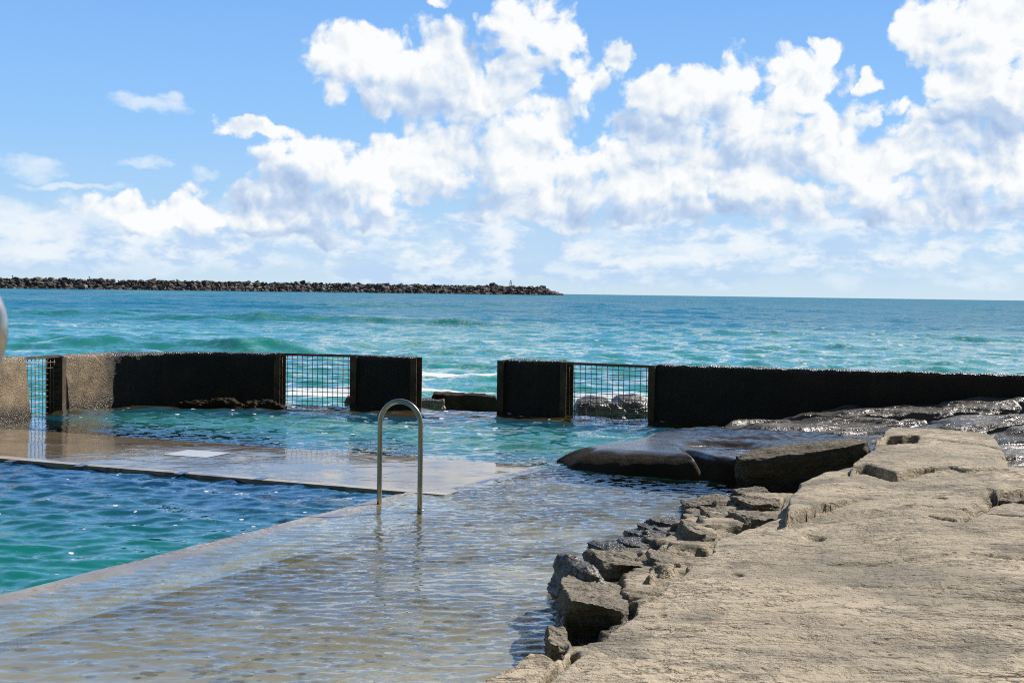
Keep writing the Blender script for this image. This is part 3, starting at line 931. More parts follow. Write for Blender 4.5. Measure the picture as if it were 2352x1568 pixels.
    foam += 0.55 * sstep(38, 16, np.hypot(x - ax_ - tt_ * (bx - ax_), y - ay_ - tt_ * (by - ay_)))
    foam = np.maximum(foam, 0.9 * sstep(2.6, 0.6, np.abs(y - wall_y(np.clip(x, -7.7, 14)) - 0.5)) * (x > -7) * 0.6)
    keep = (y > wall_y(np.clip(x, -30, 30)) + 0.1) | ((x < -8.3) & (y > 11))
    f = grid_faces(len(r), len(azs), keep)
    v, f, body, foam = compact(np.stack([x, y, z], -1), f, body, foam)
    me = mesh_data("sea", v, f)
    add_attr(me, 'body', body, True); add_attr(me, 'clear', np.zeros(len(v))); add_attr(me, 'foam', foam); add_attr(me, 'fleck', 0.85 * sstep(-4, 10, v[:, 0] + 0.10 * v[:, 1] - 4) * sstep(170, 60, v[:, 1]))  # flecks and faint foam spots towards the right are sun glitter painted as white dots
    tag(link("sea", me, M['sea']), kind='structure')


build_sea()


# ------------------------------------------------------------------ sea-pool walls
def concrete_wall(name, path, label, taper0=0.0, taper1=0.0, thick=0.36, zt=0.885, z0=-0.8, batter=0.05, tops=None):
    pts = [np.array(p, dtype=float) for p in path]
    seg = [np.linalg.norm(pts[i + 1] - pts[i]) for i in range(len(pts) - 1)]
    L = sum(seg)
    cum = np.concatenate([[0], np.cumsum(seg)])
    n = max(4, int(L / 0.035))
    S = np.linspace(0, L, n)
    px = np.interp(S, cum, [p[0] for p in pts]); py = np.interp(S, cum, [p[1] for p in pts])
    # smooth only slightly, so corners stay
    tx, ty = np.gradient(px), np.gradient(py)
    ln = np.hypot(tx, ty); tx /= ln; ty /= ln
    nx, ny = -ty, tx                      # away from the pool side (left of the run)
    prof = []
    st = 0.035
    zz = np.arange(z0, zt - 0.03, st)
    for z in zz: prof.append((-batter * (zt - z) / (zt - z0), z))
    for a in (20, 45, 70): prof.append((0.03 - 0.03 * math.cos(math.radians(a)), zt - 0.03 + 0.03 * math.sin(math.radians(a))))
    for w in np.arange(0.03, thick - 0.03, st): prof.append((w, zt))
    for a in (70, 45, 20): prof.append((thick - 0.03 + 0.03 * math.cos(math.radians(a)), zt - 0.03 + 0.03 * math.sin(math.radians(a))))
    for z in zz[::-1]: prof.append((thick + batter * (zt - z) / (zt - z0), z))
    prof = np.array(prof); m = len(prof)
    V = np.zeros((n, m, 3))
    tz = np.clip((zt - prof[:, 1]) / zt, 0, 1.9)
    for i in range(n):
        f0 = max(0, 1 - S[i] / 0.8) if L > 1.2 else 1 - S[i] / L
        f1 = max(0, 1 - (L - S[i]) / 0.8) if L > 1.2 else S[i] / L
        sh = -taper0 * f0 * tz + taper1 * f1 * tz
        V[i, :, 0] = px[i] + nx[i] * prof[:, 0] + tx[i] * sh
        V[i, :, 1] = py[i] + ny[i] * prof[:, 0] + ty[i] * sh
        V[i, :, 2] = prof[:, 1]
    v = V.reshape(-1, 3)
    dz = 0.020 * fbm(v * 3.0, 4) + 0.010 * fbm(v * 16, 3)
    topm = sstep(0.75, zt, v[:, 2])
    v[:, 2] += topm * (0.042 * fbm(v * 5.0, 5, 0.62) - 0.015 * np.abs(fbm(v * 30, 2)))
    nrm = np.stack([np.repeat(nx, m), np.repeat(ny, m)], -1)
    sgn = np.tile(np.where(prof[:, 0] > thick * 0.5, 1, -1), n)
    v[:, 0] += nrm[:, 0] * sgn * dz; v[:, 1] += nrm[:, 1] * sgn * dz
    f = []
    for i in range(n - 1):
        for k in range(m - 1):
            f.append((i * m + k, (i + 1) * m + k, (i + 1) * m + k + 1, i * m + k + 1))
    f.append(tuple(range(m)))
    f.append(tuple((n - 1) * m + k for k in range(m))[::-1])
    org = np.array([px[n // 2], py[n // 2], 0.0])
    me = mesh_data(name, v - org, f)
    try:
        me.set_sharp_from_angle(angle=math.radians(50))
    except Exception:
        pass
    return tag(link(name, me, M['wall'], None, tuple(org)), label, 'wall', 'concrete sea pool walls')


def along(p, q, f):
    return (p[0] + (q[0] - p[0]) * f, p[1] + (q[1] - p[1]) * f)


A1, A0 = PD(58, 850, 21.35)[:2], (-7.95, 17.6)
B0, B1, B2 = PD(148, 850, 22.4)[:2], PD(262, 850, 23.5)[:2], PD(632, 850, 24.3)[:2]
C0, C1 = PD(822, 850, 24.0)[:2], PD(943, 850, 23.75)[:2]
D0, D1 = PD(1160, 850, 23.25)[:2], PD(1288, 850, 22.95)[:2]
E0, E1, E2 = PD(1508, 850, 22.2)[:2], PD(1980, 850, 21.3)[:2], PD(2352, 850, 20.7)[:2]
E3 = (E2[0] + 4.0, E2[1] - 1.0)
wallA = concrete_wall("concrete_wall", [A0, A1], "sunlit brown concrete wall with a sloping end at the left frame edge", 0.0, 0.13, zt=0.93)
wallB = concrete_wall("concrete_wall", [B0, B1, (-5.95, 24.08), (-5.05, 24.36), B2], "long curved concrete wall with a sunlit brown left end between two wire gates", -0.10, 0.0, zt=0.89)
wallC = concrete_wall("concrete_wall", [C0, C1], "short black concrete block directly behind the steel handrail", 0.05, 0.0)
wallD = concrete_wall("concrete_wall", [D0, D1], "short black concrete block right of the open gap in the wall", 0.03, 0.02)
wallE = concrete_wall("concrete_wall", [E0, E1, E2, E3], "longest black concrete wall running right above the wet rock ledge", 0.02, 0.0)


def channel_geo(p, dirv, side, z0=-0.7, zt=0.87):
    """U section post: web against the wall end, flanges along the run"""
    d = Vector((dirv[0], dirv[1], 0)).normalized(); nn = Vector((-d.y, d.x, 0))
    ang = math.atan2(d.y, d.x)
    g = Geo()
    c = Vector((p[0], p[1], (z0 + zt) / 2)) + nn * 0.10
    g.add(box_geo(c, 0.012, 0.30, zt - z0, ang))
    for s in (-1, 1):
        g.add(box_geo(c + nn * (0.144 * s) + d * (0.055 * side), 0.10, 0.012, zt - z0, ang))
    return g


def gate(p, q, zt0, zt1, label, nvert, nhor, ends=(1, 1)):
    p, q = Vector((p[0], p[1], 0)), Vector((q[0], q[1], 0))
    d = (q - p); L = d.length; d.normalize(); nn = Vector((-d.y, d.x, 0)); ang = math.atan2(d.y, d.x)
    root = empty("wire_gate", ((p + q) / 2)[:], label, "gate", "wire mesh gates in the sea pool wall")
    o = Vector(root.location)
    mid = nn * 0.10
    g = Geo()
    vs, fs = [], []
    # top rail (flat bar following the slight slope)
    a, b = p + mid + Vector((0, 0, zt0)) - o, q + mid + Vector((0, 0, zt1)) - o
    hh = 0.022
    for e in (a, b):
        for sz, sn in ((-1, -1), (-1, 1), (1, 1), (1, -1)):
            vs.append(e + Vector((0, 0, sz * hh)) + nn * (sn * 0.028))
    fs = [(0, 1, 2, 3), (7, 6, 5, 4), (0, 4, 5, 1), (1, 5, 6, 2), (2, 6, 7, 3), (3, 7, 4, 0)]
    g.add((vs, fs)); tr = g.build("top_rail", M['gate'], root)
    g = Geo()
    rr = random.Random(nvert * 7)
    for i in range(1, nvert):
        f = i / nvert
        base = p + d * (L * f) + mid - o
        zt = zt0 + (zt1 - zt0) * f
        pts = [base + Vector((0, 0, -0.55)), base + d * rr.uniform(-.006, .006) + Vector((0, 0, 0.25)), base + d * rr.uniform(-.006, .006) + Vector((0, 0, 0.55)), base + Vector((0, 0, zt - 0.02))]
        g.add(tube_geo(pts, 0.0063, 6))
    for k in range(1, nhor + 6):
        dz = k * (zt0 / nhor)
        a = p + mid - o + Vector((0, 0, zt0 - dz)) - nn * 0.012; b = q + mid - o + Vector((0, 0, zt1 - dz)) - nn * 0.012
        m_ = (a + b) / 2 + Vector((0, 0, rr.uniform(-.006, .004)))
        g.add(tube_geo([a, m_, b], 0.0063, 6))
    g.build("wire_mesh", M['gate'], root, True)
    for e, s in ((p, 1), (q, -1)):
        if not ends[0 if s > 0 else 1]: continue
        cg = channel_geo((e.x, e.y), (d.x, d.y), s)
        cg.v = [v - o for v in cg.v]
        cg.build("guide_post", M['rust'], root)
    return root


gate(along(A1, B0, 0.0), along(A1, B0, 0.97), 0.885, 0.885, "narrow wire mesh gate nearest the left frame edge, its bars lit by the sun", 10, 10, (0, 1))
gate(along(B2, C0, 0.0), along(B2, C0, 0.985), 0.87, 0.87, "wire mesh gate between the long curved wall and the block behind the handrail", 16, 11)
gate(along(D1, E0, 0.01), along(D1, E0, 0.99), 0.85, 0.85, "widest wire mesh gate with dark reef rock showing behind it", 17, 11)


# edge channels of the gap: parts of the two blocks that carry them
def edge_channel(wall, p, dirv, side):
    g = channel_geo(p, dirv, side)
    o = Vector(wall.location)
    g.v = [v - o for v in g.v]
    return g.build("guide_post", M['rust'], wall)


edge_channel(wallC, along(C1, D0, 0.01), (C1[0] - C0[0], C1[1] - C0[1]), 1)
edge_channel(wallD, along(D0, C1, 0.01), (D1[0] - D0[0], D1[1] - D0[1]), -1)

# ------------------------------------------------------------------ rocks
_ico = {}


def ico(sub):
    if sub not in _ico:
        bm = bmesh.new(); bmesh.ops.create_icosphere(bm, subdivisions=sub, radius=1.0)
        bm.verts.ensure_lookup_table()
        v = np.array([tuple(q.co) for q in bm.verts]); f = np.array([[q.index for q in fa.verts] for fa in bm.faces])
        bm.free(); _ico[sub] = (v / np.linalg.norm(v, axis=1)[:, None], f)
    return _ico[sub]


def rock_verts(size, seed, sub=5, box=3.2, rough=0.16, strata=0.05, cuts=3, tilt=(0, 0), strata_f=9.0):
    d, f = ico(sub)
    rs = np.random.RandomState(seed)
    e = max(box, 3.0) + 1.5 if box >= 3 else box
    r = 1.0 / (np.abs(d) ** e).sum(1) ** (1 / e)
    v = d * r[:, None]
    off = rs.uniform(-50, 50, 3)
    v = v * (1 + 0.10 * fbm(v * 1.1 + off, 2))[:, None]
    for k in range(cuts + 4):                  # planar breaks along the rock's joints
        th = rs.choice([0.25, 1.75]) + rs.normal(0, 0.22) + math.pi * rs.randint(2)
        nrm = np.array([math.cos(th), math.sin(th), rs.uniform(-0.25, 0.45)]); nrm /= np.linalg.norm(nrm)
        q = v @ nrm
        lim = rs.uniform(0.70, 0.92) * q.max()
        v = v - np.outer(np.clip(q - lim, 0, None), nrm)
    tn = np.array([rs.normal(0.06, .05), rs.normal(0.03, .05), 1.0]); tn /= np.linalg.norm(tn)
    q = v @ tn; v = v - np.outer(np.clip(q - 0.62 * q.max(), 0, None) * (0.94 if box >= 3 else 0.4), tn)
    v[:, 2] /= 0.81
    v = v * (np.array(size) / 2)
    sc = float(np.mean(size))
    w = v + off
    dn = v / np.array(size); dn = dn / (np.linalg.norm(dn, axis=1)[:, None] + 1e-9)
    side = 1 - np.abs(dn[:, 2]) ** 3
    zt = (w[:, 2] + 0.10 * w[:, 0] - 0.06 * w[:, 1] + 0.03 * fbm(w * 3, 2))
    lay = fbm(np.stack([w[:, 0] * 1.0, w[:, 1] * 1.0, zt * strata_f * 1.6], -1), 4, 0.6)
    groove = ridged(np.stack([w[:, 0] * 0.7, w[:, 1] * 0.7, zt * strata_f], -1), 2)
    amt = strata * 1.8 * lay - strata * 0.8 * sstep(0.6, 0.95, groove) * sstep(-0.2, 0.3, fbm(w * 1.5, 2))
    v[:, :2] += dn[:, :2] * (amt * side)[:, None]
    disp = rough * sc * 0.55 * fbm(w * 2.6 / sc, 4, 0.5) + 0.030 * rough / 0.14 * (fbm(w * 9.0, 4, 0.62) - 0.5 * np.clip(ridged(w * 6.0, 3) - 0.35, 0, 1))
    v = v + dn * disp[:, None]
    v += dn * (0.010 * fbm(w * 32.0, 3, 0.65))[:, None]
    return v, f


ROCK_N = [100]


def rock(px0, px1, ytop, ybase, label, zbase=0.0, depth=None, mat='damp', sink=0.12, box=3.0, rough=0.14, strata=0.03, cuts=3, sub=6, rz=0.0, tiltx=0.0, tilty=0.0, hscale=1.0, name="rock", group=None, dist=None, sf=9.0):
    ROCK_N[0] += 1
    cxp = (px0 + px1) / 2
    if dist is None:
        fx, fy, _ = P(cxp, ybase, zbase)
    else:
        fx, fy, zb = PD(cxp, ybase, dist); zbase = zb
    wid = (px1 - px0) / F * fy
    dep = depth or wid * 0.8
    hor = 671.1 + 0.0139 * (cxp - CX)
    H = (ybase - ytop) / F * fy - dep * 0.6 * (ybase - hor) / F
    H = max(H, 0.06) * hscale
    if group: dep *= 1.6; strata = max(strata, 0.045)
    if px1 - px0 < 75: sub = min(sub, 5)
    v, f = rock_verts((wid * 1.02, dep, H + sink), ROCK_N[0], sub, box, rough, strata, cuts, strata_f=sf)
    R = np.array(Matrix.Rotation(rz, 3, 'Z') @ Matrix.Rotation(tilty, 3, 'Y') @ Matrix.Rotation(tiltx, 3, 'X'))
    v = v @ R.T
    org = (fx, fy + dep * 0.5, zbase + (H - sink) / 2)
    me = mesh_data(name, v, f)
    o = link(name, me, M[mat], None, org)
    return tag(o, label, 'rock', group)


# ------------------------------------------------------------------ sandstone platform (bedrock, height field on a fan of points)
def sd_poly(poly, x, y):
    """signed distance, positive inside"""
    d = np.full(x.shape, 1e9); inside = np.zeros(x.shape, bool)
    n = len(poly)
    for i in range(n):
        ax, ay = poly[i]; bx, by = poly[(i + 1) % n]
        ex, ey = bx - ax, by - ay
        t = np.clip(((x - ax) * ex + (y - ay) * ey) / (ex * ex + ey * ey + 1e-12), 0, 1)
        d = np.minimum(d, np.hypot(x - ax - t * ex, y - ay - t * ey))
        c = ((ay > y) != (by > y)) & (x < (bx - ax) * (y - ay) / (by - ay + 1e-12) + ax)
        inside ^= c
    return np.where(inside, d, -d)


def poly_at(pts, z):
    return [P(px, py, z)[:2] for px, py in pts]


def build_platform():
    z1, z2, z3 = 0.34, 0.45, 0.52
    s1 = poly_at([(1120, 1640), (1205, 1575), (1238, 1548), (1300, 1502), (1318, 1478), (1398, 1466), (1442, 1432), (1470, 1400), (1492, 1382), (1545, 1345), (1600, 1296), (1640, 1268), (1665, 1240), (1702, 1217),
                  (1790, 1190), (1815, 1150), (1850, 1120), (1930, 1100), (2100, 1060), (2292, 1100), (2420, 1110), (2600, 1300)], z1)
    s1 = [(-0.8, -4.0), (-0.55, 4.6)] + [q for q in s1] + [(8, 6), (8, -4)]
    s2 = poly_at([(1796, 1183), (1850, 1168), (1900, 1151), (2000, 1143), (2080, 1162), (2150, 1174), (2222, 1180), (2284, 1149), (2420, 1128), (2420, 1085), (2300, 1080), (2200, 1040), (2000, 1050), (1932, 1098), (1884, 1103), (1828, 1111), (1790, 1145)], z2)
    s3 = poly_at([(1938, 1090), (1990, 1066), (2056, 1086), (2140, 1076), (2220, 1080), (2290, 1142), (2333, 1110), (2326, 1060), (2314, 1024), (2288, 994), (2150, 982), (2034, 977), (2020, 990), (1996, 1012), (1994, 1027), (1965, 1045), (1938, 1066)], z3)
    s4 = poly_at([(2290, 1158), (2330, 1145), (2420, 1130), (2600, 1180), (2500, 1300), (2230, 1235)], 0.40)
    s5 = poly_at([(960, 1700), (1020, 1600), (1075, 1548), (1150, 1508), (1190, 1494), (1245, 1490), (1300, 1498), (1330, 1520), (1270, 1640)], 0.22)
    low = poly_at([(2240, 1180), (2320, 1010), (2420, 1000), (2800, 1010), (2800, 1250)], 0.22)
    r = [1.2]
    while r[-1] < 19.2: r.append(r[-1] * 1.0026 + 0.0020)
    r = np.array(r)
    az = np.linspace(-16, 33, 760) * math.pi / 180
    R, Z = np.meshgrid(r, az, indexing='ij')
    x, y = (R * np.sin(Z)).ravel(), (R * np.cos(Z)).ravel()
    p0 = XYZ(x, y, 0.0)
    wob = 0.085 * fbm(p0 * 2.4, 5, 0.62) + 0.010 * fbm(p0 * 9, 3, 0.6)
    bedding = fbm(np.stack([x * 0.55, y * 5.5 + 0.8 * fbm(p0 * 0.6, 3), np.zeros_like(x)], -1), 5, 0.62)
    top = 0.022 * fbm(p0 * 0.8, 4) + 0.016 * fbm(p0 * 3.4, 4) + 0.008 * fbm(p0 * 13, 4, 0.65)
    ledge = np.floor(bedding * 7) / 7
    top = top + 0.024 * (0.6 * bedding + 0.4 * ledge) * (0.12 + 0.88 * sstep(0.3, 2.2, x) * sstep(9.5, 6.5, y))

    def lift(poly, z, w, k=1.0, jag=1.0):
        sd = sd_poly(poly, x, y) + wob * jag + (0.10 if poly is s1 else 0.0)
        e = sstep(-w * 0.25, w, sd)
        round_ = -0.032 * np.exp(-np.clip(sd, 0, None) / 0.10) * k
        return e, z + round_
    base = -0.45
    H = np.full(x.shape, base)
    sk = poly_at([(1060, 1640), (1120, 1545), (1240, 1500), (1300, 1470), (1280, 1405), (1300, 1320), (1380, 1268), (1480, 1205), (1590, 1155), (1680, 1140), (1730, 1150), (1800, 1150), (1870, 1130), (1950, 1120), (2100, 1140), (1700, 1400), (1400, 1640)], 0.05)
    sds = sd_poly(sk, x, y) + 0.16 * fbm(p0 * 3.0, 4, 0.6)
    tr = fbm(np.stack([x * 1.3, y * 1.3, np.zeros_like(x)], -1), 4, 0.5)
    q0 = (-0.01 + 0.38 * np.clip(sds, 0, 0.6) + 0.08 * tr) / 0.08 + 0.8 * fbm(np.stack([x * 1.2, y * 3.0, np.zeros_like(x)], -1), 3)
    skz = 0.08 * (np.floor(q0) + sstep(0.72, 1.0, q0 - np.floor(q0))) + 0.02 * tr - 0.05 * sstep(0.7, 0.95, ridged(np.stack([x * 1.7 + 3, y * 2.6, np.zeros_like(x)], -1), 2))
    H = np.maximum(H, base + (np.minimum(skz, 0.22) - base) * sstep(-0.05, 0.10, sds))
    for poly, z, w, k, jag in ((s5, 0.235, 0.12, 1.0, 1.0), (low, 0.16, 0.3, 0.2, 1.0), (s1, z1, 0.07, 1.0, 1.0), (s4, 0.39, 0.1, 0.4, 0.6), (s2, z2, 0.06, 0.8, 0.7), (s3, z3, 0.06, 0.9, 0.7)):
        e, zz = lift(poly, z, w, k, jag)
        if poly is s1: zz = zz + 0.092 * sstep(2.15, 2.85, x) * sstep(7.0, 10.5, y)
        if poly is s2: zz = zz + 0.05 * sstep(3.1, 4.0, x)
        H = np.maximum(H, base + (zz - base) * e)
    # cracks
    def crack(pts, z, depth, w):
        nonlocal H
        q = poly_at(pts, z)
        d = np.full(x.shape, 1e9)
        for i in range(len(q) - 1):
            ax, ay = q[i]; bx, by = q[i + 1]; ex, ey = bx - ax, by - ay
            t = np.clip(((x - ax) * ex + (y - ay) * ey) / (ex * ex + ey * ey), 0, 1)
            d = np.minimum(d, np.hypot(x - ax - t * ex, y - ay - t * ey))
        H = H - 1.5 * depth * np.exp(-((d + 0.03 * fbm(p0 * 6, 3)) / (0.6 * w)) ** 2) * (0.35 + 0.65 * sstep(-0.25, 0.15, fbm(p0 * 1.1 + 3, 2)))
    crack([(1938, 1068), (1990, 1063), (2058, 1085), (2110, 1074), (2180, 1072), (2225, 1078), (2300, 1075)], z3, 0.07, 0.06)
    crack([(2140, 1178), (2205, 1190), (2225, 1180), (2284, 1151), (2352, 1138)], z2, 0.06, 0.045)
    crack([(1248, 1568), (1262, 1540), (1300, 1520), (1318, 1490)], z1, 0.09, 0.03)
    crack([(2000, 1200), (2100, 1192), (2215, 1203), (2352, 1215)], z1, 0.035, 0.04)
    crack([(1560, 1400), (1700, 1395), (1900, 1370), (2150, 1372), (2352, 1380)], z1, 0.012, 0.05)
    crack([(1900, 1290), (2050, 1295), (2200, 1288), (2352, 1300)], z1, 0.018, 0.05)
    crack([(1950, 1345), (2100, 1352), (2352, 1362)], z1, 0.02, 0.05)
    crack([(1470, 1440), (1600, 1448), (1720, 1460), (1900, 1470)], z1, 0.012, 0.04)
    crack([(1990, 1010), (2100, 1007), (2250, 1018), (2300, 1030)], z3, 0.03, 0.05)

    def pit(px, py, z, depth, rx, ry):
        nonlocal H
        q = P(px, py, z)
        H = H - depth * np.exp(-(((x - q[0]) / rx) ** 2 + ((y - q[1]) / ry) ** 2) ** 2)
    for a in ((1693, 1318, z1, 0.04, 0.036, 0.05), (1872, 1233, z1, 0.05, 0.06, 0.10), (2158, 1146, z2, 0.05, 0.05, 0.06), (2277, 1124, z3, 0.03, 0.03, 0.05), (1520, 1410, z1, 0.02, 0.03, 0.04), (2060, 1255, z1, 0.02, 0.02, 0.03),
              (1680, 1438, z1, 0.02, 0.02, 0.03), (1850, 1440, z1, 0.02, 0.02, 0.03), (1960, 1352, z1, 0.02, 0.02, 0.03)):
        pit(*a)
    # squared notch broken out of the far slab
    nt = poly_at([(1990, 1028), (2034, 1008), (2112, 1010), (2108, 1030), (2040, 1032)], z3 - 0.05)
    H = H - 0.17 * sstep(0.0, 0.05, sd_poly(nt, x, y) + 0.3 * wob)
    up = sstep(-0.2, 0.15, H)
    z = H + top * up
    # strata push the steep faces in and out
    v = np.stack([x, y, z], -1)
    keep = z > -0.42
    # strength by slope
    Zg = z.reshape(R.shape)
    slope = np.abs(np.gradient(Zg, axis=0)).ravel() / (np.gradient(r)[:, None] * np.ones_like(R)).ravel()
    lay = fbm(np.stack([x * 1.2, y * 1.2, z * 14.0], -1), 3, 0.6)
    s = np.clip(slope - 0.5, 0, 1.5) * 0.05 * lay
    v[:, 0] -= s * 0.75; v[:, 1] -= s * 0.66
    f = grid_faces(len(r), len(az), keep)
    v, f = compact(v, f)
    me = mesh_data("rock_platform", v, f)
    tag(link("rock_platform", me, M['sand']), kind='structure')


build_platform()


# ------------------------------------------------------------------ wet rock ledge below the long wall, with a worn dome at its left end
def build_ledge():
    pts = [(1612, 985, 19.4, 0.0), (1640, 975, 19.6, .14), (1740, 968, 19.8, .20), (1850, 975, 19.4, .16), (1800, 962, 21.2, .14), (1850, 945, 21.2, .27), (1980, 938, 21.0, .34), (2100, 933, 20.7, .41), (2260, 922, 20.4, .50),
           (2360, 915, 20.2, .58), (2600, 910, 19.5, .6), (2100, 975, 18.6, .30), (2250, 965, 18.6, .40), (2352, 960, 18.4, .46), (2500, 960, 18.0, .5), (2340, 1010, 16.4, .30), (2500, 1000, 16.0, .32), (2000, 985, 18.4, .20),
           (1700, 985, 18.6, .14), (1850, 988, 18.0, .13), (1950, 990, 17.6, .14), (1600, 990, 18.4, .14), (2050, 990, 17.4, .15), (2250, 990, 17.0, .2), (2350, 1040, 14.5, .12), (2352, 1120, 12.5, .1), (2500, 1100, 12.5, .2)]
    Q = np.array([[*PD(a, b, d)[:2], z] for a, b, d, z in pts])
    X, Y = np.meshgrid(np.linspace(0.2, 10.5, 460), np.linspace(12.0, 21.8, 560), indexing='xy')
    x, y = X.ravel(), Y.ravel()
    w = 0; h = 0
    for qx, qy, qz in Q:
        k = 1.0 / (((x - qx) * 0.8) ** 2 + (y - qy) ** 2 + 0.02) ** 1.6
        w = w + k; h = h + k * qz
    h = h / w
    p0 = XYZ(x, y, 0.0)
    region = poly_at([(1606, 984), (1650, 972), (1700, 966), (1790, 964)], 0.1) + [(4.3, 21.6), (8.5, 21.0), (11, 20), (11, 12.3), (5.2, 12.3), (4.3, 15.0), (3.0, 16.3), (2.2, 17.2)]
    sd = sd_poly(region, x, y) + 0.25 * fbm(p0 * 1.2, 4)
    e = sstep(-0.15, 0.35, sd)
    st = fbm(np.stack([x * 0.5 + 0.25 * y, y * 1.6 - x * 0.25, np.zeros_like(x)], -1), 4, 0.55)
    tq = h / 0.10 + st * 2.2
    terr = (np.floor(tq) + sstep(0.35, 0.9, tq - np.floor(tq))) * 0.10
    rough = 0.55 * h + 0.45 * terr + 0.05 * st + 0.035 * fbm(p0 * 2.2, 5, 0.6) + 0.010 * fbm(p0 * 11, 3)
    cr = ridged(np.stack([x * 0.40 + 0.2 * y, y * 0.9, np.full_like(x, 4.0)], -1) + 0.15 * fbm(p0 * 2, 3)[:, None], 1)
    rough = rough - 0.15 * sstep(0.86, 0.97, cr) * sstep(0.15, 0.3, h)
    z = -0.4 + (rough + 0.4) * e
    # the worn shelf: a smooth rounded left end, hollowed and cracked to the right
    shelf = poly_at([(1238, 1058), (1285, 1078), (1400, 1092), (1500, 1098), (1600, 1104), (1700, 1110), (1790, 1116)], 0.0) + [(4.3, 15.2), (4.6, 16.4), (4.2, 18.3), (2.3, 18.9)] + poly_at([(1480, 1008), (1400, 1030)], 0.08)
    sds = sd_poly(shelf, x, y) + 0.05 * fbm(p0 * 1.6, 3)
    wr = np.interp(x, [0.6, 1.6, 2.2, 2.5, 4.5], [0.75, 0.55, 0.42, 0.20, 0.12])
    tt = np.clip(sds / wr, 0, 1)
    top_z = np.interp(x, [0.6, 1.3, 2.0, 4.5], [0.19, 0.235, 0.25, 0.235]) + 0.010 * fbm(p0 * 2.0, 4)
    prof = np.sqrt(np.clip(1 - (1 - tt) ** 2.4, 0, 1))
    dome = -0.4 + (top_z + 0.4) * prof
    brk = sstep(2.0, 2.35, x)
    dome = dome + brk * (0.03 * fbm(p0 * 3.2, 4, 0.6) + 0.02 * np.round(fbm(p0 * 1.8, 3) * 4) / 4)

    def dent(px, py, z_, dep, rx, ry, rot=0.0):
        q = P(px, py, z_); dx, dy = x - q[0], y - q[1]
        a_ = dx * math.cos(rot) + dy * math.sin(rot); b_ = -dx * math.sin(rot) + dy * math.cos(rot)
        return dep * np.exp(-((a_ / rx) ** 2 + (b_ / ry) ** 2) ** 1.5)
    dome = dome - dent(1655, 1028, .2, 0.13, 0.42, 0.30, 0.1) - dent(1740, 1040, .2, 0.10, 0.30, 0.42, -0.3) - dent(1612, 1075, .1, 0.14, 0.07, 0.5, 0.25) - dent(1700, 1012, .2, 0.05, 0.5, 0.15)
    dome = np.where(sds > 0, dome, -0.4)
    isd = dome > z
    z = np.maximum(z, dome)
    keep = (z > -0.39) & (y < wall_y(x) + 0.25)
    f = grid_faces(560, 460, keep)
    v = np.stack([x, y, z], -1)
    # split the dome off as its own worn surface
    fd = isd[f].all(1)
    for nm, ff, mt in (("rock_ledge", f[~fd], 'wet'), ("dome", f[fd], 'worn')):
        v2, f2 = compact(v, ff)
        if nm == "dome":
            org = v2.mean(0); me = mesh_data("rock", v2 - org, f2)
            tag(link("rock", me, M[mt], None, tuple(org)), "wide dark wet rock shelf with a smooth rounded left end and a cracked right end", 'rock')
        else:
            me = mesh_data(nm, v2, f2); tag(link(nm, me, M[mt]), kind='structure')


build_ledge()


# rock pool lying on the ledge
def tidal():
    n = 90
    X, Y = np.meshgrid(np.linspace(1.6, 9.0, 3 * n), np.linspace(14.6, 19.6, 2 * n), indexing='xy')
    x, y = X.ravel(), Y.ravel()
    reg = [(1.75, 17.0), (2.2, 18.9), (4.2, 18.9), (6.5, 17.8), (7.5, 16.0), (6.2, 15.6), (5.0, 16.0), (4.5, 16.4), (3.4, 16.0), (2.4, 16.0)]
    keep = sd_poly(reg, x, y) + 0.1 * fbm(XYZ(x, y), 3) > 0
    z = 0.185 + eval_waves(RIP, x, y) * 0.35
    f = grid_faces(2 * n, 3 * n, keep)
    v, f = compact(np.stack([x, y, z], -1), f)
    me = mesh_data("ledge_pool", v, f); k = len(v)
    add_attr(me, 'body', np.tile([0.03, 0.05, 0.07], (k, 1)), True); add_attr(me, 'clear', np.full(k, 0.8)); add_attr(me, 'foam', np.zeros(k)); add_attr(me, 'fleck', np.zeros(k))
    tag(link("ledge_pool", me, M['shallow']), kind='structure')


tidal()

G1 = "broken rocks along the platform edge"
# fractured rocks right of the dome
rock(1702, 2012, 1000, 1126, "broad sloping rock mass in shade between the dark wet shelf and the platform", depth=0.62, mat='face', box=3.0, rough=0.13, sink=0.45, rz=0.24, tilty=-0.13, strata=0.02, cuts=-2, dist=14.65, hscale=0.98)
rock(1601, 1688, 1129, 1166, "low dark rock at the waterline below the broad shaded rock mass", depth=0.5, mat='wet', sink=0.15)
rock(1700, 1780, 1120, 1176, "wedge shaped rock with a pale sloping top below the broad shaded rock mass", depth=0.4, tilty=-0.25, sink=0.15, group=G1)
rock(1584, 1702, 1146, 1192, "long flat-topped rock left of the wedge shaped rock", depth=0.5, tilty=-0.14, sink=0.15, group=G1)
rock(1696, 1800, 1142, 1184, "pale rounded rock tucked under the step of the upper slab", depth=0.45, sink=0.15, zbase=0.12, group=G1)
rock(1622, 1710, 1173, 1224, "square grey rock on the platform edge left of the pale flat slab", depth=0.42, sink=0.15, zbase=0.10, group=G1)
rock(1688, 1790, 1178, 1208, "thin pale flat slab at the foot of the upper slab", depth=0.4, sink=0.12, zbase=0.2, box=4.0, group=G1)
rock(1586, 1640, 1185, 1225, "small dark rock left of the square grey rock", depth=0.35, sink=0.15, group=G1)
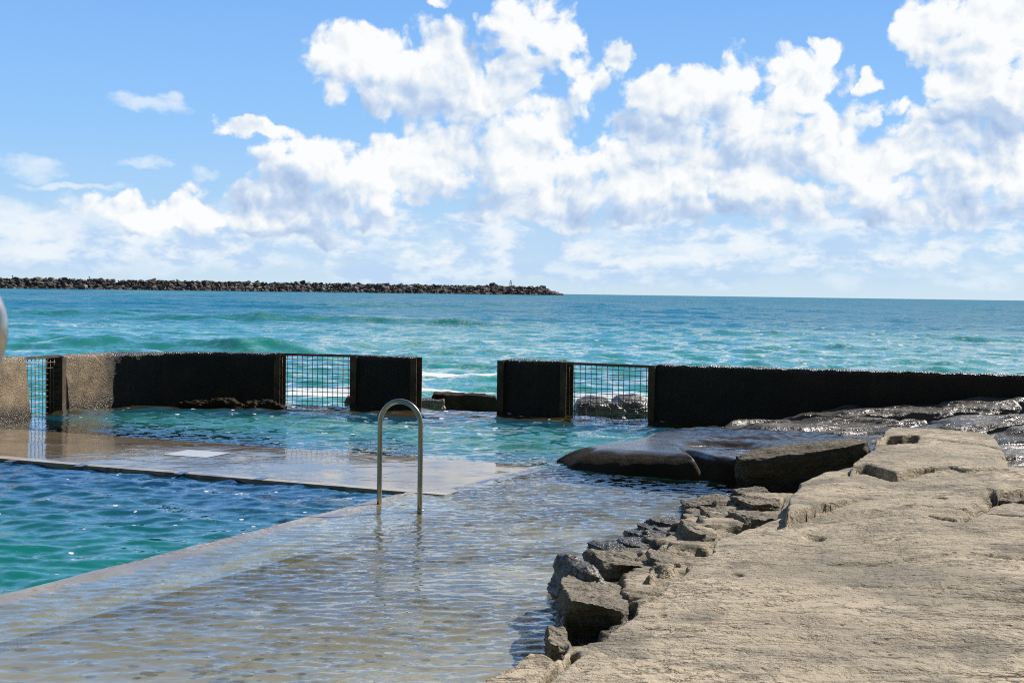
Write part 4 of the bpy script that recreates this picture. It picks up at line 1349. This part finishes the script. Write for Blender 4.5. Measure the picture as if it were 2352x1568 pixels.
for i, (a, b, c, d, l) in enumerate(((1510, 1595, 1193, 1220, "uppermost thin dark ledge in the layered waterline rocks"), (1485, 1590, 1208, 1236, "second thin dark ledge down in the layered waterline rocks"),
                                     (1530, 1600, 1216, 1252, "blunt dark ledge at the right of the layered waterline rocks"), (1455, 1550, 1226, 1254, "thin ledge under the second one in the layered waterline rocks"),
                                     (1440, 1575, 1246, 1280, "long dark overhanging ledge above the big square rock"), (1370, 1450, 1258, 1282, "low wet ledge at the left end of the layered waterline rocks"),
                                     (1500, 1590, 1240, 1268, "short grey ledge between the blunt ledge and the long overhanging ledge"))):
    rock(a, b, c, d, l, depth=0.42, mat='damp', sink=0.14, box=3.4, strata=0.05, rough=0.10, rz=0.25, group=G1, zbase=0.0 if i not in (0, 2, 6) else 0.04)
rock(1578, 1628, 1196, 1272, "upright grey rock standing at the right of the layered waterline rocks", depth=0.4, sink=0.15, zbase=0.06, group=G1)
rock(1590, 1660, 1216, 1290, "pale sloping rock between the upright grey rock and the flat platform", depth=0.5, sink=0.15, zbase=0.06, group=G1)
rock(1284, 1372, 1288, 1404, "rounded dark wet rock that stands farthest out in the shallow water", depth=0.55, mat='wet', sink=0.2, box=2.6, rz=0.3, group=G1)
rock(1362, 1508, 1272, 1362, "big square layered rock in the middle of the platform edge", depth=0.6, sink=0.2, box=4.0, rz=0.1, group=G1)
rock(1498, 1566, 1268, 1350, "narrow upright rock joined to the right of the big square layered rock", depth=0.4, sink=0.2, zbase=0.05, group=G1)
rock(1284, 1462, 1352, 1470, "largest block with a deep shaded front face in the platform edge", depth=0.62, sink=0.2, box=4.0, rough=0.12, rz=-0.12, group=G1)
rock(1296, 1330, 1330, 1405, "small wet rock under the largest block's left shoulder", depth=0.5, mat='wet', sink=0.2, group=G1)
rock(1252, 1312, 1466, 1500, "small grey knob of rock at the bottom end of the broken platform edge", depth=0.25, sink=0.12, zbase=0.18, group=G1)
rock(2288, 2400, 1128, 1165, "grey rounded rock lying on the platform at the right frame edge", zbase=0.40, depth=0.7, sink=0.12)

# reef outside the wall
rock(990, 1142, 893, 926, "flat-topped dark rock slab in the open gap of the wall", depth=0.7, mat='worn', box=3.2, rough=0.12, sink=0.3, dist=25.2, cuts=2, hscale=0.8, strata=0.02)
rock(955, 1030, 912, 925, "low wet rock left of the flat-topped slab in the gap", depth=0.6, mat='wet', sink=0.2, dist=25.0)
rock(1310, 1425, 912, 944, "low rounded reef rock behind the left half of the widest gate", depth=1.6, mat='wet', sink=0.3, dist=24.2, box=2.4)
rock(1400, 1500, 908, 940, "low rounded reef rock behind the right half of the widest gate", depth=1.6, mat='wet', sink=0.3, dist=24.6, box=2.4)
rock(1340, 1440, 922, 950, "dark pitted reef rock just outside the widest gate", depth=0.8, mat='wet', sink=0.3, dist=23.4, box=2.6)
rock(395, 560, 917, 938, "brown wet rock awash at the foot of the long curved wall", depth=0.4, mat='worn', sink=0.25, zbase=0.0, box=2.2, rough=0.34)
rock(540, 650, 921, 940, "second brown wet rock awash left of the middle gate", depth=0.35, mat='worn', sink=0.25, zbase=0.0, box=2.2, rough=0.34)
rock(790, 830, 908, 918, "small wet rock behind the lower right corner of the middle gate", depth=0.5, mat='wet', sink=0.25, dist=24.8)


# ------------------------------------------------------------------ handrails
def rail():
    l, r = Vector(P(871, 1158)), Vector(P(964, 1165))
    root = empty("grab_rail", ((l + r) / 2)[:], "stainless steel hoop handrail standing in the shallow water at the pool corner", "handrail")
    o = Vector(root.location)
    R = (r - l).length / 2
    mid = (l + r) / 2; dx = (r - l).normalized()
    top = 1.0
    pts = [l + Vector((0, 0, -0.3)), l + Vector((0, 0, 0.2)), l + Vector((0, 0, 0.5)), l + Vector((0, 0, top - R - 0.03))]
    for k in range(1, 24):
        a = math.pi - math.pi * k / 24
        pts.append(mid + dx * (R * math.cos(a)) + Vector((0, 0, top - R - 0.03 + (R + 0.005) * math.sin(a))))
    pts += [r + Vector((0, 0, top - R - 0.03)), r + Vector((0, 0, 0.5)), r + Vector((0, 0, 0.2)), r + Vector((0, 0, -0.3))]
    g = Geo().add(tube_geo([p - o for p in pts], 0.0235, 20))
    g.build("tube", M['steel'], root, True)
    for p in (l, r):
        g = Geo()
        prof = [(0.0235, -0.02), (0.045, -0.02), (0.045, -0.032), (0.026, -0.05)]
        ring = 18
        for (rad, z) in prof:
            for k in range(ring):
                a = 2 * math.pi * k / ring
                g.v.append(p - o + Vector((rad * math.cos(a), rad * math.sin(a), z)))
        for j in range(len(prof) - 1):
            for k in range(ring):
                g.f.append((j * ring + k, j * ring + (k + 1) % ring, (j + 1) * ring + (k + 1) % ring, (j + 1) * ring + k))
        g.build("base_flange", M['steel'], root, True)


rail()


def near_rail():
    d = 2.0
    c = Vector(PD(-157, 755, d))
    Ro = 174.0 / F * d
    rt = 0.024
    rc = Ro - rt
    base = Vector((c.x - 0.9, c.y, 0.33))
    root = empty("handrail", base[:], "blurred stainless steel handrail end looping down at the left frame edge", "handrail")
    pts = []
    for k in range(10): pts.append(c + Vector((-1.0 + 0.1 * k, 0, rc)))
    for k in range(0, 25):
        a = math.pi / 2 - math.pi * k / 24
        pts.append(c + Vector((rc * math.cos(a), 0, rc * math.sin(a))))
    for k in range(1, 11): pts.append(c + Vector((-0.1 * k, 0, -rc)))
    Geo().add(tube_geo([p - base for p in pts], rt, 24)).build("loop_rail", M['steel'], root, True)
    pp = [Vector((0, 0, -0.8)), Vector((0, 0, 0.2)), Vector((0, 0, c.z - rc - base.z))]
    Geo().add(tube_geo(pp, rt, 20)).build("post", M['steel'], root, True)


near_rail()


# ------------------------------------------------------------------ breakwater
def block_mesh(seed, square=False):
    rs = np.random.RandomState(seed)
    bm = bmesh.new()
    if square:
        for sx in (-1, 1):
            for sy in (-1, 1):
                for sz in (-1, 1):
                    q = np.array([sx, sy, sz]) * 0.5
                    for k in range(3):
                        d = np.array([1, 1, 1]) * 1.0; d[k] = 0.88
                        bm.verts.new(tuple(q * d + rs.normal(0, 0.03, 3)))
    else:
        for k in range(13):
            q = rs.normal(size=3); q /= np.abs(q).max() ** 0.6 * np.linalg.norm(q) ** 0.4
            bm.verts.new(tuple(q * 0.5 * rs.uniform(0.85, 1.1)))
    r = bmesh.ops.convex_hull(bm, input=bm.verts)
    bmesh.ops.delete(bm, geom=list({e for e in r['geom_interior'] if isinstance(e, bmesh.types.BMVert)}), context='VERTS')
    me = bpy.data.meshes.new("boulder"); bm.to_mesh(me); bm.free()
    me.materials.append(M['boulder'])
    return me


def build_breakwater():
    rs = np.random.RandomState(42)
    protos = [block_mesh(i) for i in range(14)]
    sq = [block_mesh(100 + i, True) for i in range(5)]
    Lp, Rp = Vector((-0.364 * 1000, 1000, 0)), Vector(((1268 - CX) / F * 1450, 1450, 0))
    Lp = Lp + (Lp - Rp) * 0.12
    ax = (Rp - Lp); L = ax.length; ax.normalize()
    nn = Vector((ax.y, -ax.x, 0))            # towards the camera
    # core ridge: keeps gaps between the rocks dark and solid
    n = 260
    V = []
    prof = [(-13, -2.5), (-8, 2.0), (-3.0, 5.4), (3.0, 5.4), (9, 1.2), (14, -2.5)]
    hk = lambda s: 0.98 + 0.16 * s
    for i in range(n):
        s = i / (n - 1)
        k = hk(s) * (1.0 if s < 0.985 else max(0.1, (1 - s) / 0.015))
        for (o, z) in prof:
            q = Lp + ax * (L * s * 0.99) + nn * o
            V.append((q.x, q.y, (z + 2.5) * k * 0.93 - 2.5 + rs.uniform(-.4, .4)))
    V = np.array(V)
    f = grid_faces(n, len(prof))
    org = V.mean(0)
    core = tag(link("breakwater", mesh_data("breakwater", V - org, f, False), M['boulder'], None, tuple(org)), "long dark rock breakwater stretching across the sea on the left horizon", "breakwater")
    items = []
    for s in np.arange(0, L, 1.15):
        for row in range(4):
            fs = s / L
            o = (14.0 - row * 3.3) + rs.uniform(-1.2, 1.2)
            z = -0.3 + row * 2.05 * hk(fs) + rs.uniform(-0.5, 0.5)
            if rs.rand() < 0.25: continue
            size = 1.7 + 3.8 * rs.rand() ** 2.0 * (1.0 if row < 3 else 1.1) * (1 + 0.25 * fs)
            items.append([s + rs.uniform(-.8, .8), o, z, size, None])
        if rs.rand() < 0.7:
            items.append([s + rs.uniform(-.8, .8), rs.uniform(-3, 3), 5.9 * hk(s / L) + rs.uniform(-0.7, 0.7), 1.7 + 2.6 * rs.rand() ** 2, None])
    # everything near the tip sits lower
    for it in items:
        fs = it[0] / L
        if fs > 0.95:
            it[2] *= max(0.25, 1 - (fs - 0.95) / 0.07)
    items.sort(key=lambda q: -q[3])
    tops = []

    def place(it, me, scl, rot):
        q = Lp + ax * it[0] + nn * it[1]
        return Matrix.Translation((q.x, q.y, it[2])) @ rot.to_4x4() @ Matrix.Diagonal((*scl, 1))
    nind = 0
    sv, sf = [], []
    from mathutils import Euler
    for it in items:
        me = protos[rs.randint(len(protos))]
        scl = np.array([rs.uniform(0.9, 1.35), rs.uniform(0.8, 1.2), rs.uniform(0.55, 0.9)]) * it[3]
        rot = Euler((rs.uniform(-.5, .5), rs.uniform(-.5, .5), rs.uniform(0, 6.28))).to_matrix()
        mw = place(it, me, scl, rot)
        if nind < 285:
            o = bpy.data.objects.new("boulder", me); COL.objects.link(o); o.matrix_world = mw
            tag(o, "dark angular boulder among the many piled on the far breakwater", "boulder", "boulders of the far breakwater"); nind += 1
        else:
            b = len(sv)
            R3 = np.array(mw.to_3x3()); tr = np.array(mw.translation)
            sv.extend((np.array([tuple(v.co) for v in me.vertices]) @ R3.T + tr).tolist())
            sf += [tuple(i + b for i in p.vertices) for p in me.polygons]
    o = link("breakwater_rubble", mesh_data("breakwater_rubble", sv, sf, False), M['boulder'])
    tag(o, "smaller dark rubble filling the far breakwater", "rubble", kind='stuff')
    # big concrete blocks at the head, as seen against the sky
    for (px, py, wpx, rz, ry, l) in ((1122, 664, 16, 0.4, 0.5, "tilted concrete block at the left of the group on the breakwater head"), (1133, 661, 17, 0.9, 0.6, "highest tilted concrete block on the breakwater head"),
                                     (1110, 669, 16, 0.2, 0.3, "concrete block low at the left of the breakwater head group"), (1146, 665, 15, 0.3, -0.4, "concrete block just right of the highest tilted block"),
                                     (1156, 671, 17, 1.1, 0.3, "concrete block below the beacon on the breakwater head"), (1140, 673, 17, 0.6, 0.2, "concrete block at the waterline below the highest tilted block"),
                                     (1187, 668, 15, 0.7, 0.5, "concrete block right of the beacon on the breakwater head"), (1200, 671, 16, 0.2, 0.35, "wide concrete block between the beacon and the breakwater tip"),
                                     (1232, 669, 17, 0.5, 0.2, "concrete block close to the tip of the breakwater"), (1246, 663, 13, 0.3, 0.1, "square concrete block perched on the tip of the breakwater"),
                                     (1257, 671, 13, 0.9, 0.5, "last concrete block sloping into the sea at the breakwater tip"), (1218, 672, 13, 0.4, -0.3, "small concrete block at the waterline near the breakwater tip")):
        s = (px - 0) / 1268.0
        dist = 1000 + 450 * s
        # point on the axis seen at this column, then on the near slope
        q = Vector(PD(px, py, dist - 9))
        o = bpy.data.objects.new("concrete_block", sq[rs.randint(5)]); COL.objects.link(o)
        w = wpx / F * dist
        o.matrix_world = Matrix.Translation(q) @ Euler((rs.uniform(-.3, .3), ry, rz)).to_matrix().to_4x4() @ Matrix.Diagonal((w, w * 0.9, w * 0.85, 1))
        tag(o, l, "concrete block", "concrete blocks on the breakwater head")
    # beacon
    d = 1000 + 450 * 1173 / 1268.0
    bx, by, bz = PD(1173, 661, d)
    root = empty("navigation_beacon", (bx, by, bz), "thin lattice navigation beacon standing on the breakwater head", "beacon")
    s_ = d / F
    g = Geo().add(box_geo((0, 0, -0.5), 7 * s_, 6 * s_, 6 * s_)); g.build("plinth", M['boulder'], root)
    g = Geo(); wv = 2.0 * s_
    for sx in (-1, 1):
        for sy in (-1, 1):
            g.add(box_geo((sx * wv, sy * wv, 7 * s_), 0.5, 0.5, 13 * s_))
    for z in (1.5, 4.5, 7.5, 10.5):
        g.add(box_geo((0, -wv, z * s_), 2 * wv + 0.5, 0.45, 0.5)); g.add(box_geo((0, wv, z * s_), 2 * wv + 0.5, 0.45, 0.5))
    g.build("lattice_frame", M['beacon'], root)
    g = Geo().add(tube_geo([(0, 0, 10 * s_), (0, 0, 15 * s_)], 0.22, 8)); g.build("mast", M['beacon'], root)
    g = Geo().add(tube_geo([(0, 0, 15 * s_), (0, 0, 15.6 * s_), (0, 0, 17 * s_)], 0.75, 10)); g.build("lamp", M['beacon'], root)
    for px, py, h, l in ((29, 641, 7, "thin dark post on top of the breakwater near the left frame edge"), (205, 641, 5, "short post with a round top on the breakwater")):
        d = 1000 + 450 * px / 1268.0
        q = PD(px, py, d)
        root = empty("marker_post", q, l, "post")
        Geo().add(tube_geo([(0, 0, -1.5), (0, 0, h * d / F)], 0.28, 6)).build("pole", M['beacon'], root)
        Geo().add(box_geo((0, 0, h * d / F), 0.9, 0.3, 0.8)).build("sign_head", M['beacon'], root)


build_breakwater()


# ------------------------------------------------------------------ unseen headland behind the viewer, added and raised to block sky light (the pool lies under a cliff)
def added_headland():
    nx, ny = 140, 60
    X, Y = np.meshgrid(np.linspace(-90, 90, nx), np.linspace(-60, -5, ny), indexing='xy')
    x, y = X.ravel(), Y.ravel()
    z = 0.3 + 34 * sstep(-5.5, -26, y + 4 * fbm(XYZ(x * 0.05, y * 0.05), 3)) + 2.2 * fbm(XYZ(x * 0.12, y * 0.12), 5, 0.6) * sstep(-6, -12, y)
    tag(link("hill", mesh_data("hill", np.stack([x, y, z], -1), grid_faces(ny, nx)), M['hill']), kind='structure')
    # sea floor / shore sheet under everything near
    X, Y = np.meshgrid(np.linspace(-90, 90, 40), np.linspace(-60, 24, 40), indexing='xy')
    x, y = X.ravel(), Y.ravel()
    tag(link("ground", mesh_data("ground", np.stack([x, y, np.full_like(x, -1.2)], -1), grid_faces(40, 40)), M['bed']), kind='structure')


added_headland()

# ------------------------------------------------------------------ render settings
vs = scene.view_settings
scene.display_settings.display_device = 'sRGB'
vs.view_transform = 'Standard'; vs.look = 'None'; vs.exposure = 0.26; vs.gamma = 1.0; vs.use_curve_mapping = False
c = scene.cycles
c.use_denoising = False
c.filter_width = 1.1
c.max_bounces = 8; c.diffuse_bounces = 3; c.glossy_bounces = 4; c.transparent_max_bounces = 8; c.transmission_bounces = 4
c.caustics_reflective = False; c.caustics_refractive = False
c.sample_clamp_indirect = 6.0
